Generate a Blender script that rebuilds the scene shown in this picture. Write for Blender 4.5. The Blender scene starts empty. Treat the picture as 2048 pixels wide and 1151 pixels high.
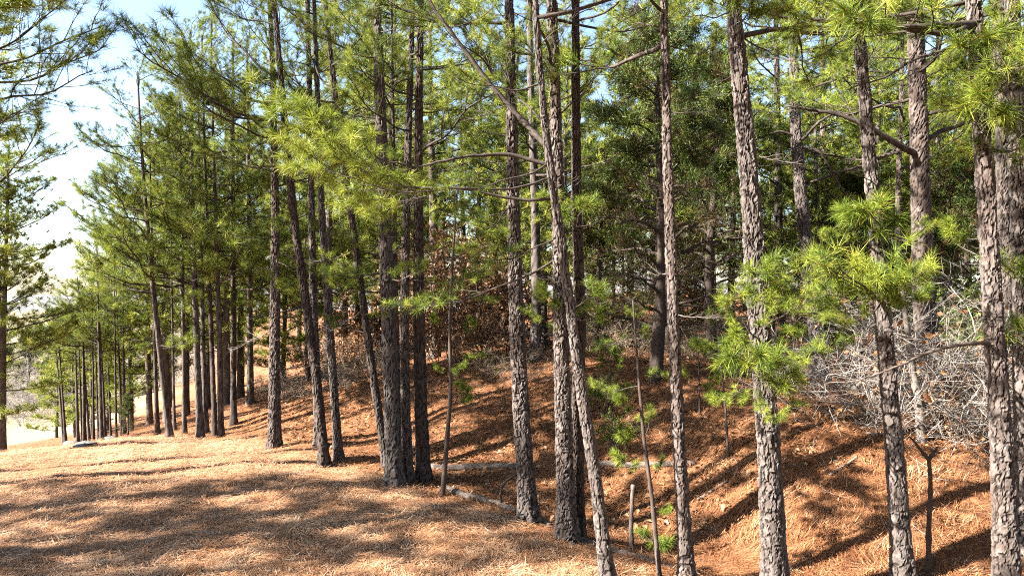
import bpy, math, random
import numpy as np
from mathutils import Matrix, Vector

# ------------------------------------------------------------------ camera, sky, sun, exposure
S = bpy.context.scene
COL = S.collection
H = 3.2                      # camera height over the track
F = 1384.0                   # focal length in photo pixels (2048 wide)
CU, CV = 1024.0, 575.5
cam_d = bpy.data.cameras.new('camera')
cam_d.sensor_width = 36.0
cam_d.lens = 36.0 * F / 2048.0
cam_d.clip_start = 0.05
cam_d.clip_end = 3000
cam = bpy.data.objects.new('camera', cam_d)
cam.location = (0, 0, H)
cam.rotation_euler = (math.radians(90), 0, 0)
COL.objects.link(cam)
S.camera = cam

SUN_AZ = math.radians(255)   # clockwise from +Y (view direction): left and a little behind the camera
SUN_EL = math.radians(33)
to_sun = Vector((math.sin(SUN_AZ) * math.cos(SUN_EL), math.cos(SUN_AZ) * math.cos(SUN_EL), math.sin(SUN_EL)))
W = bpy.data.worlds.new('World')
S.world = W
W.use_nodes = True
nt = W.node_tree
bg = nt.nodes['Background']
sky = nt.nodes.new('ShaderNodeTexSky')
sky.sky_type = 'NISHITA'
sky.sun_disc = False
sky.sun_elevation = SUN_EL
sky.sun_rotation = SUN_AZ
sky.air_density = 1.0
sky.dust_density = 1.0
sky.ozone_density = 1.0
nt.links.new(sky.outputs[0], bg.inputs[0])
bg.inputs[1].default_value = 0.05
sun_d = bpy.data.lights.new('sun', 'SUN')
sun_d.energy = 5.0
sun_d.angle = math.radians(0.53)
sun_d.color = (1.0, 0.93, 0.82)
sun = bpy.data.objects.new('sun', sun_d)
sun.rotation_euler = to_sun.to_track_quat('Z', 'Y').to_euler()
sun.location = (-20, -10, 30)
COL.objects.link(sun)
S.view_settings.view_transform = 'Standard'
S.view_settings.look = 'None'
S.view_settings.gamma = 1.0
S.view_settings.use_curve_mapping = False
S.view_settings.exposure = 3.15
S.cycles.max_bounces = 4
S.cycles.diffuse_bounces = 1
S.cycles.pixel_filter_type = 'BLACKMAN_HARRIS'
S.cycles.filter_width = 1.1
S.cycles.transmission_bounces = 2
S.cycles.glossy_bounces = 2
S.cycles.use_denoising = False
S.cycles.use_adaptive_sampling = True
S.cycles.adaptive_threshold = 0.02

random.seed(7)
RNG = np.random.default_rng(11)


def px(u, v, d):
    """photo pixel at depth d (metres along the view axis) -> world point"""
    return np.array([(u - CU) / F * d, d, H - (v - CV) / F * d])


# ------------------------------------------------------------------ mesh helpers
class MB:
    """collects triangles with a per-vertex tone"""
    def __init__(self):
        self.v, self.f, self.t, self.n = [], [], [], 0

    def add(self, v, f, t=0.5):
        v = np.asarray(v, float)
        self.v.append(v)
        self.f.append(np.asarray(f, np.int64) + self.n)
        self.t.append(np.full(len(v), t, float) if np.isscalar(t) else np.asarray(t, float))
        self.n += len(v)

    def tube(self, pts, rad, sides=5, t=0.5, cap=True):
        pts = np.asarray(pts, float)
        n = len(pts)
        rad = np.broadcast_to(np.asarray(rad, float), (n,))
        tan = np.gradient(pts, axis=0)
        tan /= np.linalg.norm(tan, axis=1, keepdims=True) + 1e-9
        ref = np.array([0.0, 0, 1]) if abs(tan[:, 2]).mean() < 0.8 else np.array([1.0, 0, 0])
        a = np.cross(tan, ref)
        a /= np.linalg.norm(a, axis=1, keepdims=True) + 1e-9
        b = np.cross(tan, a)
        th = np.arange(sides) * 2 * math.pi / sides
        ring = (np.cos(th)[None, :, None] * a[:, None, :] + np.sin(th)[None, :, None] * b[:, None, :])
        v = (pts[:, None, :] + rad[:, None, None] * ring).reshape(-1, 3)
        i = np.arange(n - 1)[:, None] * sides
        j = np.arange(sides)[None, :]
        k = (j + 1) % sides
        q0, q1, q2, q3 = (i + j).ravel(), (i + k).ravel(), (i + sides + k).ravel(), (i + sides + j).ravel()
        f = np.concatenate([np.stack([q0, q1, q2], 1), np.stack([q0, q2, q3], 1)])
        if cap:
            v = np.vstack([v, pts[-1], pts[0]])
            c = n * sides
            l = (n - 1) * sides
            jj = np.arange(sides)
            kk = (jj + 1) % sides
            f = np.vstack([f, np.stack([l + jj, l + kk, np.full(sides, c)], 1),
                           np.stack([kk, jj, np.full(sides, c + 1)], 1)])
        self.add(v, f, t)

    def mesh(self, name, mat, smooth=True):
        me = bpy.data.meshes.new(name)
        v = np.concatenate(self.v).astype(np.float32)
        f = np.concatenate(self.f).astype(np.int32)
        t = np.concatenate(self.t).astype(np.float32)
        me.vertices.add(len(v))
        me.vertices.foreach_set('co', v.ravel())
        me.loops.add(f.size)
        me.loops.foreach_set('vertex_index', f.ravel())
        me.polygons.add(len(f))
        me.polygons.foreach_set('loop_start', np.arange(0, f.size, 3, dtype=np.int32))
        me.polygons.foreach_set('use_smooth', np.full(len(f), smooth))
        at = me.attributes.new('tone', 'FLOAT', 'POINT')
        at.data.foreach_set('value', t)
        me.update(calc_edges=True)
        me.materials.append(mat)
        return me


def link(name, me, parent=None):
    o = bpy.data.objects.new(name, me)
    COL.objects.link(o)
    if parent is not None:
        o.parent = parent
    return o


def thing(name, label, cat, loc, group=None):
    o = bpy.data.objects.new(name, None)
    o.empty_display_size = 0.2
    COL.objects.link(o)
    o.location = [float(c) for c in loc]
    o['label'] = label
    o['category'] = cat
    if group:
        o['group'] = group
    return o


def tag(o, label, cat, group=None):
    o['label'] = label
    o['category'] = cat
    if group:
        o['group'] = group
    return o


# ------------------------------------------------------------------ materials
ALB = 0.58      # overall reflectance scale of the colours below


def new_mat(name):
    m = bpy.data.materials.new(name)
    m.use_nodes = True
    t = m.node_tree
    b = t.nodes['Principled BSDF']
    b.inputs['Roughness'].default_value = 0.85
    b.inputs['Specular IOR Level'].default_value = 0.2
    return m, t, b


def node(t, kind, **kw):
    n = t.nodes.new(kind)
    for k, v in kw.items():
        setattr(n, k, v)
    return n


def ramp(t, fac, stops):
    r = t.nodes.new('ShaderNodeValToRGB')
    el = r.color_ramp.elements
    while len(el) < len(stops):
        el.new(0.5)
    for e, (p, c) in zip(el, stops):
        e.position = p
        e.color = (c[0] * ALB, c[1] * ALB, c[2] * ALB, 1)
    t.links.new(fac, r.inputs[0])
    return r.outputs[0]


def noise(t, scale, detail=6, rough=0.6, vec=None, sc=None):
    n = t.nodes.new('ShaderNodeTexNoise')
    n.inputs['Scale'].default_value = scale
    n.inputs['Detail'].default_value = detail
    n.inputs['Roughness'].default_value = rough
    if vec is not None:
        if sc is not None:
            mp = t.nodes.new('ShaderNodeMapping')
            mp.inputs['Scale'].default_value = sc
            t.links.new(vec, mp.inputs[0])
            vec = mp.outputs[0]
        t.links.new(vec, n.inputs['Vector'])
    return n.outputs[0]


def math_n(t, op, a, b=None):
    n = t.nodes.new('ShaderNodeMath')
    n.operation = op
    for i, x in enumerate((a, b)):
        if x is None:
            continue
        if isinstance(x, (int, float)):
            n.inputs[i].default_value = x
        else:
            t.links.new(x, n.inputs[i])
    return n.outputs[0]


def mixc(t, fac, a, b, mode='MIX'):
    n = t.nodes.new('ShaderNodeMix')
    n.data_type = 'RGBA'
    n.blend_type = mode
    for sock, x in ((n.inputs['Factor'], fac), (n.inputs['A'], a), (n.inputs['B'], b)):
        if isinstance(x, (int, float)):
            sock.default_value = x
        elif isinstance(x, tuple):
            sock.default_value = (x[0] * ALB, x[1] * ALB, x[2] * ALB, 1)
        else:
            t.links.new(x, sock)
    return n.outputs['Result']


def attr(t, name='tone'):
    n = t.nodes.new('ShaderNodeAttribute')
    n.attribute_name = name
    return n.outputs['Fac']


def leaf_mat(name, stops, trans=0.3, vary=0.35, rough=0.5, old=None, cap=1.0):
    m, t, b = new_mat(name)
    oi = t.nodes.new('ShaderNodeObjectInfo')
    tone = attr(t)
    sh = math_n(t, 'MULTIPLY', math_n(t, 'SUBTRACT', oi.outputs['Random'], 0.5), vary * 0.5)
    c = ramp(t, math_n(t, 'MINIMUM', math_n(t, 'ADD', tone, sh), cap), stops)
    if old is not None:     # a few dead needles
        c = mixc(t, math_n(t, 'GREATER_THAN', tone, 0.97), c, old)
    t.links.new(c, b.inputs['Base Color'])
    b.inputs['Roughness'].default_value = rough
    b.inputs['Specular IOR Level'].default_value = 0.2
    tr = t.nodes.new('ShaderNodeBsdfTranslucent')
    t.links.new(c, tr.inputs[0])
    mx = t.nodes.new('ShaderNodeMixShader')
    mx.inputs[0].default_value = trans
    t.links.new(b.outputs[0], mx.inputs[1])
    t.links.new(tr.outputs[0], mx.inputs[2])
    t.links.new(mx.outputs[0], t.nodes['Material Output'].inputs[0])
    return m


def bump(t, b, h, strength, dist):
    n = t.nodes.new('ShaderNodeBump')
    n.inputs['Strength'].default_value = strength
    n.inputs['Distance'].default_value = dist
    t.links.new(h, n.inputs['Height'])
    t.links.new(n.outputs[0], b.inputs['Normal'])


NEEDLE = leaf_mat('pine_needles', [(0.0, (0.035, 0.070, 0.014)), (0.35, (0.115, 0.18, 0.022)), (0.70, (0.29, 0.37, 0.042)),
                                   (0.93, (0.51, 0.555, 0.08)), (0.97, (0.51, 0.555, 0.08))], 0.30, old=(0.30, 0.15, 0.05), cap=0.93)
NEEDLE_FAR = leaf_mat('pine_needles_far', [(0.0, (0.06, 0.10, 0.02)), (0.4, (0.185, 0.255, 0.035)), (0.8, (0.41, 0.45, 0.07)),
                                           (0.95, (0.52, 0.525, 0.095)), (1.0, (0.52, 0.525, 0.095))], 0.30, old=(0.26, 0.14, 0.05), cap=0.93)
CEDAR = leaf_mat('cedar_foliage', [(0.0, (0.10, 0.055, 0.025)), (0.14, (0.09, 0.06, 0.02)), (0.2, (0.035, 0.06, 0.012)),
                                   (0.6, (0.08, 0.12, 0.022)), (1.0, (0.19, 0.23, 0.04))], 0.25)
OAK = leaf_mat('dry_leaves', [(0.0, (0.14, 0.06, 0.025)), (0.5, (0.33, 0.16, 0.07)), (1.0, (0.50, 0.32, 0.18))], 0.3)
BROADLEAF = leaf_mat('green_leaves', [(0.0, (0.05, 0.09, 0.015)), (0.5, (0.14, 0.20, 0.03)), (1.0, (0.28, 0.32, 0.05))], 0.4)


def bark_mat(name, c0, c1, c2, crev, fine=1.0):
    m, t, b = new_mat(name)
    tc = t.nodes.new('ShaderNodeTexCoord').outputs['Object']
    tone = attr(t)
    n1 = noise(t, 14 * fine, 8, 0.7, tc, (1, 1, 0.35))
    n2 = noise(t, 60 * fine, 5, 0.7, tc, (1, 1, 0.5))
    f = math_n(t, 'ADD', math_n(t, 'MULTIPLY', tone, 0.55), math_n(t, 'MULTIPLY', n1, 0.55))
    c = ramp(t, f, [(0.30, c0), (0.52, c1), (0.80, c2)])
    c = mixc(t, math_n(t, 'MULTIPLY', n2, 0.35), c, (0.11, 0.075, 0.06))
    oi = t.nodes.new('ShaderNodeObjectInfo')
    red = noise(t, 2.2, 3, 0.6, tc, (1, 1, 0.4))
    rf = math_n(t, 'MULTIPLY', math_n(t, 'SUBTRACT', math_n(t, 'ADD', red, math_n(t, 'MULTIPLY', oi.outputs['Random'], 0.35)), 0.58), 3.0)
    rf.node.use_clamp = True
    c = mixc(t, math_n(t, 'MULTIPLY', rf, 0.22), c, (0.16, 0.085, 0.055))
    n = t.nodes.new('ShaderNodeAttribute')
    n.attribute_name = 'furrow'
    c = mixc(t, n.outputs['Fac'], c, crev)
    t.links.new(c, b.inputs['Base Color'])
    b.inputs['Roughness'].default_value = 0.92
    bump(t, b, math_n(t, 'ADD', n1, math_n(t, 'MULTIPLY', n2, 0.5)), 0.8, 0.012)
    return m


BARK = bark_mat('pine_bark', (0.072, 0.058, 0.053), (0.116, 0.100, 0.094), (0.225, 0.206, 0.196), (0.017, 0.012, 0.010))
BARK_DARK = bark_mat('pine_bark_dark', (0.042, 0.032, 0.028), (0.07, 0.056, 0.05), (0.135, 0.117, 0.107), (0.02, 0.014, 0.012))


def far_bark():
    m, t, b = new_mat('pine_bark_far')
    tc = t.nodes.new('ShaderNodeTexCoord').outputs['Object']
    n1 = noise(t, 9, 8, 0.75, tc, (1, 1, 0.3))
    c = ramp(t, n1, [(0.35, (0.07, 0.05, 0.04)), (0.5, (0.14, 0.11, 0.095)), (0.68, (0.29, 0.245, 0.22))])
    t.links.new(c, b.inputs['Base Color'])
    bump(t, b, n1, 0.9, 0.04)
    return m


BARK_FAR = far_bark()


def wood_mat(name, a, b_, c_, sc=(1, 1, 1)):
    m, t, b = new_mat(name)
    tc = t.nodes.new('ShaderNodeTexCoord').outputs['Object']
    n1 = noise(t, 22, 7, 0.7, tc, sc)
    c = ramp(t, n1, [(0.32, a), (0.5, b_), (0.7, c_)])
    t.links.new(c, b.inputs['Base Color'])
    bump(t, b, n1, 0.7, 0.006)
    return m


TWIG = wood_mat('branch_bark', (0.035, 0.026, 0.022), (0.065, 0.05, 0.042), (0.12, 0.10, 0.088))
GREY_WOOD = wood_mat('weathered_wood', (0.08, 0.065, 0.056), (0.17, 0.145, 0.13), (0.30, 0.27, 0.25))
LOG_WOOD = wood_mat('log_bark', (0.06, 0.043, 0.034), (0.13, 0.10, 0.085), (0.26, 0.225, 0.20), (0.3, 1, 1))
BRUSH = wood_mat('bare_twigs', (0.16, 0.135, 0.12), (0.31, 0.275, 0.25), (0.55, 0.51, 0.48))
BRUSH_BROWN = wood_mat('brown_twigs', (0.14, 0.10, 0.07), (0.24, 0.18, 0.135), (0.36, 0.29, 0.23))
CEDAR_BARK = wood_mat('cedar_bark', (0.035, 0.025, 0.02), (0.065, 0.048, 0.04), (0.11, 0.085, 0.07), (1, 1, 0.2))
ROCK = wood_mat('pale_rock', (0.11, 0.105, 0.10), (0.18, 0.175, 0.17), (0.28, 0.275, 0.27))


def ground_mat():
    m, t, b = new_mat('pine_straw_ground')
    geo = t.nodes.new('ShaderNodeNewGeometry').outputs['Position']
    a = t.nodes.new('ShaderNodeAttribute')
    a.attribute_name = 'field'
    k = t.nodes.new('ShaderNodeAttribute')
    k.attribute_name = 'bank'
    big = noise(t, 0.55, 4, 0.6, geo)
    mid = noise(t, 5.5, 8, 0.72, geo, (1, 1.6, 1))
    fine = noise(t, 55, 6, 0.75, geo, (1, 2.2, 1))
    strk = noise(t, 120, 3, 0.6, geo, (0.18, 1.0, 1))
    f = math_n(t, 'ADD', math_n(t, 'MULTIPLY', mid, 0.5), math_n(t, 'ADD', math_n(t, 'MULTIPLY', fine, 0.32), math_n(t, 'MULTIPLY', strk, 0.18)))
    pale = ramp(t, f, [(0.38, (0.14, 0.055, 0.024)), (0.46, (0.37, 0.175, 0.085)), (0.53, (0.55, 0.31, 0.175)), (0.62, (0.70, 0.47, 0.31))])
    warm = ramp(t, f, [(0.38, (0.075, 0.03, 0.013)), (0.46, (0.225, 0.088, 0.034)), (0.54, (0.39, 0.175, 0.075)), (0.64, (0.58, 0.34, 0.185))])
    w = math_n(t, 'ADD', k.outputs['Fac'], math_n(t, 'MULTIPLY', math_n(t, 'SUBTRACT', big, 0.5), 1.5))
    w.node.use_clamp = True
    c = mixc(t, w, pale, warm)
    grass = ramp(t, f, [(0.35, (0.27, 0.215, 0.135)), (0.65, (0.42, 0.35, 0.24))])
    duff = noise(t, 1.7, 5, 0.65, geo)
    dm = math_n(t, 'MULTIPLY', math_n(t, 'SUBTRACT', duff, 0.56), 6.0)
    dm.node.use_clamp = True
    c = mixc(t, math_n(t, 'MULTIPLY', dm, 0.75), c, (0.11, 0.055, 0.028))
    c = mixc(t, a.outputs['Fac'], c, grass)
    t.links.new(c, b.inputs['Base Color'])
    b.inputs['Roughness'].default_value = 0.95
    bump(t, b, f, 1.0, 0.09)
    return m


GROUND = ground_mat()


def straw_mat():
    m, t, b = new_mat('fallen_needles')
    c = ramp(t, attr(t), [(0.0, (0.11, 0.04, 0.016)), (0.35, (0.34, 0.135, 0.055)), (0.7, (0.56, 0.295, 0.155)), (1.0, (0.74, 0.52, 0.35))])
    t.links.new(c, b.inputs['Base Color'])
    b.inputs['Roughness'].default_value = 0.7
    return m


STRAW = straw_mat()


def hill_mat():
    m, t, b = new_mat('far_winter_woods')
    geo = t.nodes.new('ShaderNodeNewGeometry').outputs['Position']
    n = noise(t, 0.12, 8, 0.7, geo)
    t.links.new(ramp(t, n, [(0.35, (0.16, 0.16, 0.17)), (0.6, (0.26, 0.25, 0.25))]), b.inputs['Base Color'])
    return m


HILL = hill_mat()

# ------------------------------------------------------------------ the trees of the photograph
# key, label, depth, width px near the base, height m, polyline of photo pixels from base to top
FR = 'pines of the front row along the ditch'
MD = 'pines on the rise beside the track'
HERO = [
    # --- right hand, close
    ('A', 'stout pine with pale flaking plates and needle sprays hanging about its lower trunk', 7.2, 62, 10.6, [(1552, 1192), (1540, 900), (1520, 640), (1498, 330), (1468, 0)], FR),
    ('B', 'dark straight pine with bright needle sprays half way up, beside the grey brush pile', 7.5, 47, 10.2, [(1806, 1172), (1790, 900), (1768, 640), (1742, 330), (1714, 0)], FR),
    ('C', 'pine with one thick level limb overhead and a long bare drooping branch', 6.9, 56, 11.0, [(2014, 1190), (2005, 900), (1988, 600), (1972, 330), (1952, 0)], FR),
    ('D', 'pine pressed close behind the one with the long bare drooping branch', 7.9, 54, 10.8, [(2052, 1140), (2050, 900), (2042, 600), (2032, 300), (2022, 0)], FR),
    ('E', 'slim straight pine with grey bark and bare twigs high up, next to the cut stub', 7.65, 36, 9.6, [(1374, 1160), (1358, 900), (1343, 600), (1332, 300), (1324, 0)], FR),
    ('G', 'slender leaning pine that forks into two limbs above the crossing trunks', 7.45, 33, 8.4, [(1216, 1166), (1190, 950), (1163, 790), (1140, 620), (1112, 430), (1092, 290), (1078, 150), (1068, 0)], FR),
    ('I', 'bright sunlit pine whose trunk is crossed by the slender leaning one', 8.75, 46, 10.4, [(1134, 1080), (1127, 850), (1121, 640), (1117, 430), (1112, 230), (1104, 0)], FR),
    ('J', 'shaded pine right behind the bright sunlit trunk at the ditch edge', 9.0, 36, 10.6, [(1154, 1072), (1154, 850), (1160, 640), (1152, 400), (1150, 0)], FR),
    ('K', 'dark pine with a flared foot standing over the rotten log', 9.6, 45, 10.8, [(1058, 1036), (1044, 850), (1033, 640), (1026, 400), (1018, 0)], FR),
    # --- clump in the middle
    ('L', 'thickest pine of the tight clump of trunks at the track edge', 11.36, 44, 11.0, [(790, 966), (783, 800), (775, 600), (764, 300), (754, 0)], FR),
    ('M', 'reddish narrow pine inside the tight clump of trunks', 11.6, 27, 10.4, [(816, 958), (810, 800), (808, 600), (814, 300), (822, 0)], FR),
    ('N', 'straight dark pine of the tight clump, next to the thin sapling', 11.8, 34, 10.6, [(848, 952), (842, 800), (838, 600), (838, 300), (844, 0)], FR),
    ('O', 'black leaning pine tilting away from the tight clump of trunks', 12.5, 24, 10.0, [(776, 938), (752, 790), (728, 610), (700, 400), (676, 220), (652, 0)], FR),
    ('P', 'thinnest stem in the tight clump of trunks', 12.7, 16, 9.6, [(802, 936), (796, 780), (792, 600), (788, 300), (784, 0)], FR),
    ('Q', 'curved dark pine with its long shaded bough reaching over the track', 12.6, 27, 10.2, [(649, 925), (636, 780), (614, 620), (588, 440), (570, 260), (548, 0)], FR),
    ('R', 'pine with one bright edge, twin of the curved dark pine', 13.0, 23, 10.4, [(677, 916), (669, 780), (660, 640), (646, 440), (640, 250), (632, 0)], FR),
    ('S', 'tall pine half hidden behind the curved dark pine', 13.8, 24, 11.0, [(640, 894), (633, 760), (625, 600), (620, 300), (612, 0)], FR),
    ('T', 'pale sunlit pine standing alone at the corner of the track', 13.9, 30, 9.6, [(549, 893), (549, 760), (551, 600), (551, 420), (546, 150), (540, 0)], FR),
    # --- further along the row to the left
    ('U', 'pale pine standing on the bank in front of the grey bushes', 18.0, 17, 9.5, [(501, 800), (500, 650), (500, 520), (497, 300)], MD),
    ('V', 'black straight pine at the foot of the bank', 17.0, 16, 9.6, [(467, 848), (466, 700), (464, 520), (462, 300)], MD),
    ('W', 'front pine of the close pair at the mound', 15.9, 15, 9.6, [(442, 878), (440, 700), (434, 500), (428, 300)], MD),
    ('X', 'rear pine of the close pair at the mound', 16.3, 14, 9.4, [(430, 874), (425, 700), (418, 500), (412, 300)], MD),
    ('Y', 'rough barked pine with light flecks at the top of the mound', 15.8, 18, 9.4, [(401, 872), (391, 700), (383, 540), (374, 300)], MD),
    ('Z', 'slim pine hidden behind the rough barked one on the mound', 16.6, 12, 9.0, [(413, 864), (406, 700), (402, 540), (396, 300)], MD),
    ('a', 'thin dark pine with a straight stem on the mound', 16.4, 11, 8.8, [(369, 870), (367, 700), (364, 540), (360, 350)], MD),
    ('b', 'thin short pine between the leaning one and the mound top', 17.0, 8, 7.5, [(349, 864), (346, 740), (342, 560)], MD),
    ('c', 'leaning pine whose bushy crown tops the row beside the open sky', 15.5, 16, 8.2, [(340, 868), (322, 720), (304, 560), (292, 420), (280, 250), (276, 170)], MD),
    ('d', 'black thin pine just before the leaning one', 17.0, 11, 7.6, [(315, 868), (311, 740), (308, 600), (302, 400)], MD),
]
CL = 'thin pines in the tight clump beside the pale field'
cl_label = 'thin dark stem in the tight clump of young pines beside the pale field'
CLUMP = [(247, 868, 21.0, 8, 7.2, -3), (240, 868, 21.4, 8, 6.8, -2), (231, 876, 20.5, 8, 7.4, -6), (206, 884, 20.0, 12, 7.6, -7), (214, 880, 20.8, 7, 6.6, -4),
         (191, 886, 21.0, 8, 6.4, -6), (183, 887, 21.5, 8, 6.6, -8), (172, 888, 21.0, 10, 7.0, -9), (160, 890, 21.6, 6, 6.0, -6), (152, 888, 22.4, 8, 6.2, -7),
         (199, 884, 22.0, 7, 6.4, -5), (136, 884, 23.0, 8, 6.0, -8), (126, 884, 23.5, 9, 6.2, -9), (222, 876, 23.0, 6, 6.0, -3)]
# big trees behind the bank: label, depth, width, height, polyline
BACK = [
    ('thick old pine with heavy crooked limbs behind the grey brush pile', 11.6, 58, 14.0, [(1862, 806), (1850, 620), (1842, 420), (1835, 200), (1828, 0)]),
    ('pine with gnarled black limbs standing left of the thick old pine', 16.0, 38, 12.5, [(1640, 755), (1626, 600), (1608, 430), (1594, 250), (1590, 0)]),
    ('pale sunlit pine trunk behind the gnarled black limbs', 19.5, 26, 12.0, [(1560, 700), (1557, 500), (1554, 300), (1548, 0)]),
    ('pale pine trunk seen between the two pines at the brush pile edge', 11.4, 40, 12.5, [(2024, 845), (2014, 600), (2004, 400), (1996, 150), (1990, 0)]),
    ('light barked pine on the bank crest behind the flared dark one', 17.0, 30, 11.0, [(1071, 722), (1073, 560), (1070, 400), (1062, 200), (1058, 0)]),
    ('bare lower trunk among the brown leaved oaks', 24.0, 17, 11.0, [(954, 690), (954, 560), (957, 440), (960, 250)]),
    ('dark slim pine between the thick old pine and its neighbour', 15.0, 17, 11.0, [(1800, 760), (1796, 560), (1794, 400), (1800, 200), (1802, 60)]),
]

# ------------------------------------------------------------------ terrain
ctrl = []
for h in HERO:
    ctrl.append(px(h[5][0][0], h[5][0][1], h[2]))
for c in CLUMP:
    ctrl.append(px(c[0], c[1], c[2]))
for b_ in BACK:
    ctrl.append(px(b_[4][0][0], b_[4][0][1], b_[1]))
for u, v, d in [(1200, 1042, 10.4), (1000, 1004, 10.9), (875, 957, 12.1), (725, 910, 13.3), (1330, 1078, 9.5), (1430, 1110, 8.9),
                (1100, 880, 13), (900, 850, 14), (750, 830, 15.5), (620, 830, 16.2), (1050, 740, 16), (900, 748, 17), (760, 758, 18),
                (600, 792, 19), (1300, 735, 15), (1450, 747, 14.5), (1650, 797, 13.5), (1900, 812, 12), (2060, 830, 11), (1600, 950, 9.6),
                (1450, 930, 10.6), (1900, 960, 9), (2000, 1005, 8.2), (1250, 940, 11.6), (200, 890, 20), (300, 870, 17.5), (100, 902, 17), (0, 905, 16),
                (300, 905, 13.5), (100, 940, 12.2), (0, 985, 10.8), (500, 905, 13.3), (40, 882, 32), (50, 852, 44), (260, 818, 44), (340, 786, 46), (430, 812, 26)]:
    ctrl.append(px(u, v, d))
for p in [(0, 0, 0), (-6, 3, 0), (6, 3, 0.05), (-12, 5, 0.05), (0, 5, 0), (-3, 8, 0), (-20, 0, 0.2), (12, 4, .4), (0, -15, 0), (-30, -15, .3), (20, -10, .6),
          (0, 30, 1.6), (10, 30, 1.8), (20, 30, 2.0), (-6, 32, 0.9), (25, 15, 1.8), (15, 9, 1.3), (40, 40, 2.5), (0, 60, 1.6), (30, 60, 2.6),
          (-40, 80, -7.5), (-80, 60, -8), (-12, 85, -4), (-60, 20, -3.5), (-28, 10, -0.7), (-18, 13, -0.5), (60, 0, 2), (80, 80, 2), (-70, -40, 0), (60, -50, 1)]:
    ctrl.append(np.array(p, float))
ctrl = np.array(ctrl)


def tps_k(r2):
    return np.where(r2 > 1e-12, 0.5 * r2 * np.log(np.maximum(r2, 1e-12)), 0.0)


_P = ctrl[:, :2] / 10.0
_n = len(_P)
_K = tps_k(((_P[:, None] - _P[None]) ** 2).sum(-1)) + np.eye(_n) * 0.004
_Q = np.hstack([np.ones((_n, 1)), _P])
_A = np.block([[_K, _Q], [_Q.T, np.zeros((3, 3))]])
_sol = np.linalg.solve(_A, np.concatenate([ctrl[:, 2], np.zeros(3)]))


def ground_z(x, y):
    x = np.asarray(x, float)
    y = np.asarray(y, float)
    shp = x.shape
    xx, yy = x.ravel(), y.ravel()
    out = np.empty(len(xx))
    for i in range(0, len(xx), 20000):
        q = np.stack([np.clip(xx[i:i + 20000], -90, 85), np.clip(yy[i:i + 20000], -55, 90)], 1) / 10.0
        out[i:i + 20000] = tps_k(((q[:, None] - _P[None]) ** 2).sum(-1)) @ _sol[:_n] + _sol[_n] + q @ _sol[_n + 1:]
    r = np.hypot(xx, yy)
    w = np.clip((r - 70) / 60, 0, 1)
    out = out * (1 - w) + w * np.where(xx < 0, -8.0, -2.0)
    near = np.clip(1.4 - r / 40, 0, 1)
    out += near * (0.035 * np.sin(xx * 2.1 + 0.7 * yy) * np.sin(yy * 1.7 - 0.4 * xx + 1) + 0.020 * np.sin(xx * 4.7 - yy * 1.3 + 2) * np.sin(yy * 4.1 + xx)
                   + 0.009 * np.sin(xx * 11 + 3 * yy) * np.sin(yy * 9.3 - 4 * xx))
    return out.reshape(shp)


def gz(x, y):
    return float(ground_z(np.array([x]), np.array([y]))[0])


def axis(lo, hi, step, lo_far, hi_far, growth=1.16):
    a = list(np.arange(lo, hi + 1e-6, step))
    s, x = step, hi
    while x < hi_far:
        s *= growth
        x += s
        a.append(x)
    s, x = step, lo
    pre = []
    while x > lo_far:
        s *= growth
        x -= s
        pre.append(x)
    return np.array(pre[::-1] + a)


gx = axis(-15, 10, 0.10, -900, 900)
gy = axis(5.5, 19, 0.10, -300, 1100)
X, Y = np.meshgrid(gx, gy)
Z = ground_z(X, Y)


def field_w(x, y):
    """pale grass field lies down the slope, left of the wood"""
    edge = (-14.5 - (y - 24) * 0.42) + 0.9 * np.sin(y * 0.6)
    near = np.clip((y - 25.5 + 0.7 * np.sin(x * 0.8)) / 1.5, 0, 1)
    return near * np.clip((edge - x) / 2.5 + 0.5, 0, 1)


nx, ny = len(gx), len(gy)
ii = (np.arange(ny - 1)[:, None] * nx + np.arange(nx - 1)[None, :]).ravel()
gm = MB()
gm.add(np.stack([X.ravel(), Y.ravel(), Z.ravel()], 1),
       np.concatenate([np.stack([ii, ii + 1, ii + nx + 1], 1), np.stack([ii, ii + nx + 1, ii + nx], 1)]))
gme = gm.mesh('ground', GROUND)
fa = gme.attributes.new('field', 'FLOAT', 'POINT')
fa.data.foreach_set('value', field_w(X, Y).ravel().astype(np.float32))


def bank_w(x, y):
    """1 on the ditch and the bank with fresh russet straw, 0 on the bleached track"""
    pts = np.array([(-9.5, 17.0), (-4.8, 14.2), (-3.1, 12.6), (-1.7, 11.2), (0.3, 9.4), (0.9, 8.4), (2.0, 7.2), (4, 5.0), (6, 2.0)])
    yb = np.interp(x, pts[:, 0], pts[:, 1])
    return np.clip((y - yb) / 1.2 + 0.35, 0, 1)


ba = gme.attributes.new('bank', 'FLOAT', 'POINT')
ba.data.foreach_set('value', (bank_w(X, Y) * 0.85).ravel().astype(np.float32))
ground = link('ground', gme)
ground['kind'] = 'structure'

# far wooded ridge
hm = MB()
hx = np.linspace(-700, 500, 90)
hy = np.linspace(260, 620, 30)
HX, HY = np.meshgrid(hx, hy)
ridge = np.exp(-((HY - 450 - 0.12 * HX) / 85) ** 2)
HZ = -14 + ridge * (20 + 5 * np.sin(HX / 95 + 1) + 3 * np.sin(HX / 37)) + RNG.normal(0, 0.5, HX.shape)
ii = (np.arange(29)[:, None] * 90 + np.arange(89)[None, :]).ravel()
hm.add(np.stack([HX.ravel(), HY.ravel(), HZ.ravel()], 1), np.concatenate([np.stack([ii, ii + 1, ii + 91], 1), np.stack([ii, ii + 91, ii + 90], 1)]))
hills = link('hills', hm.mesh('hills', HILL))
hills['kind'] = 'structure'


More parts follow.
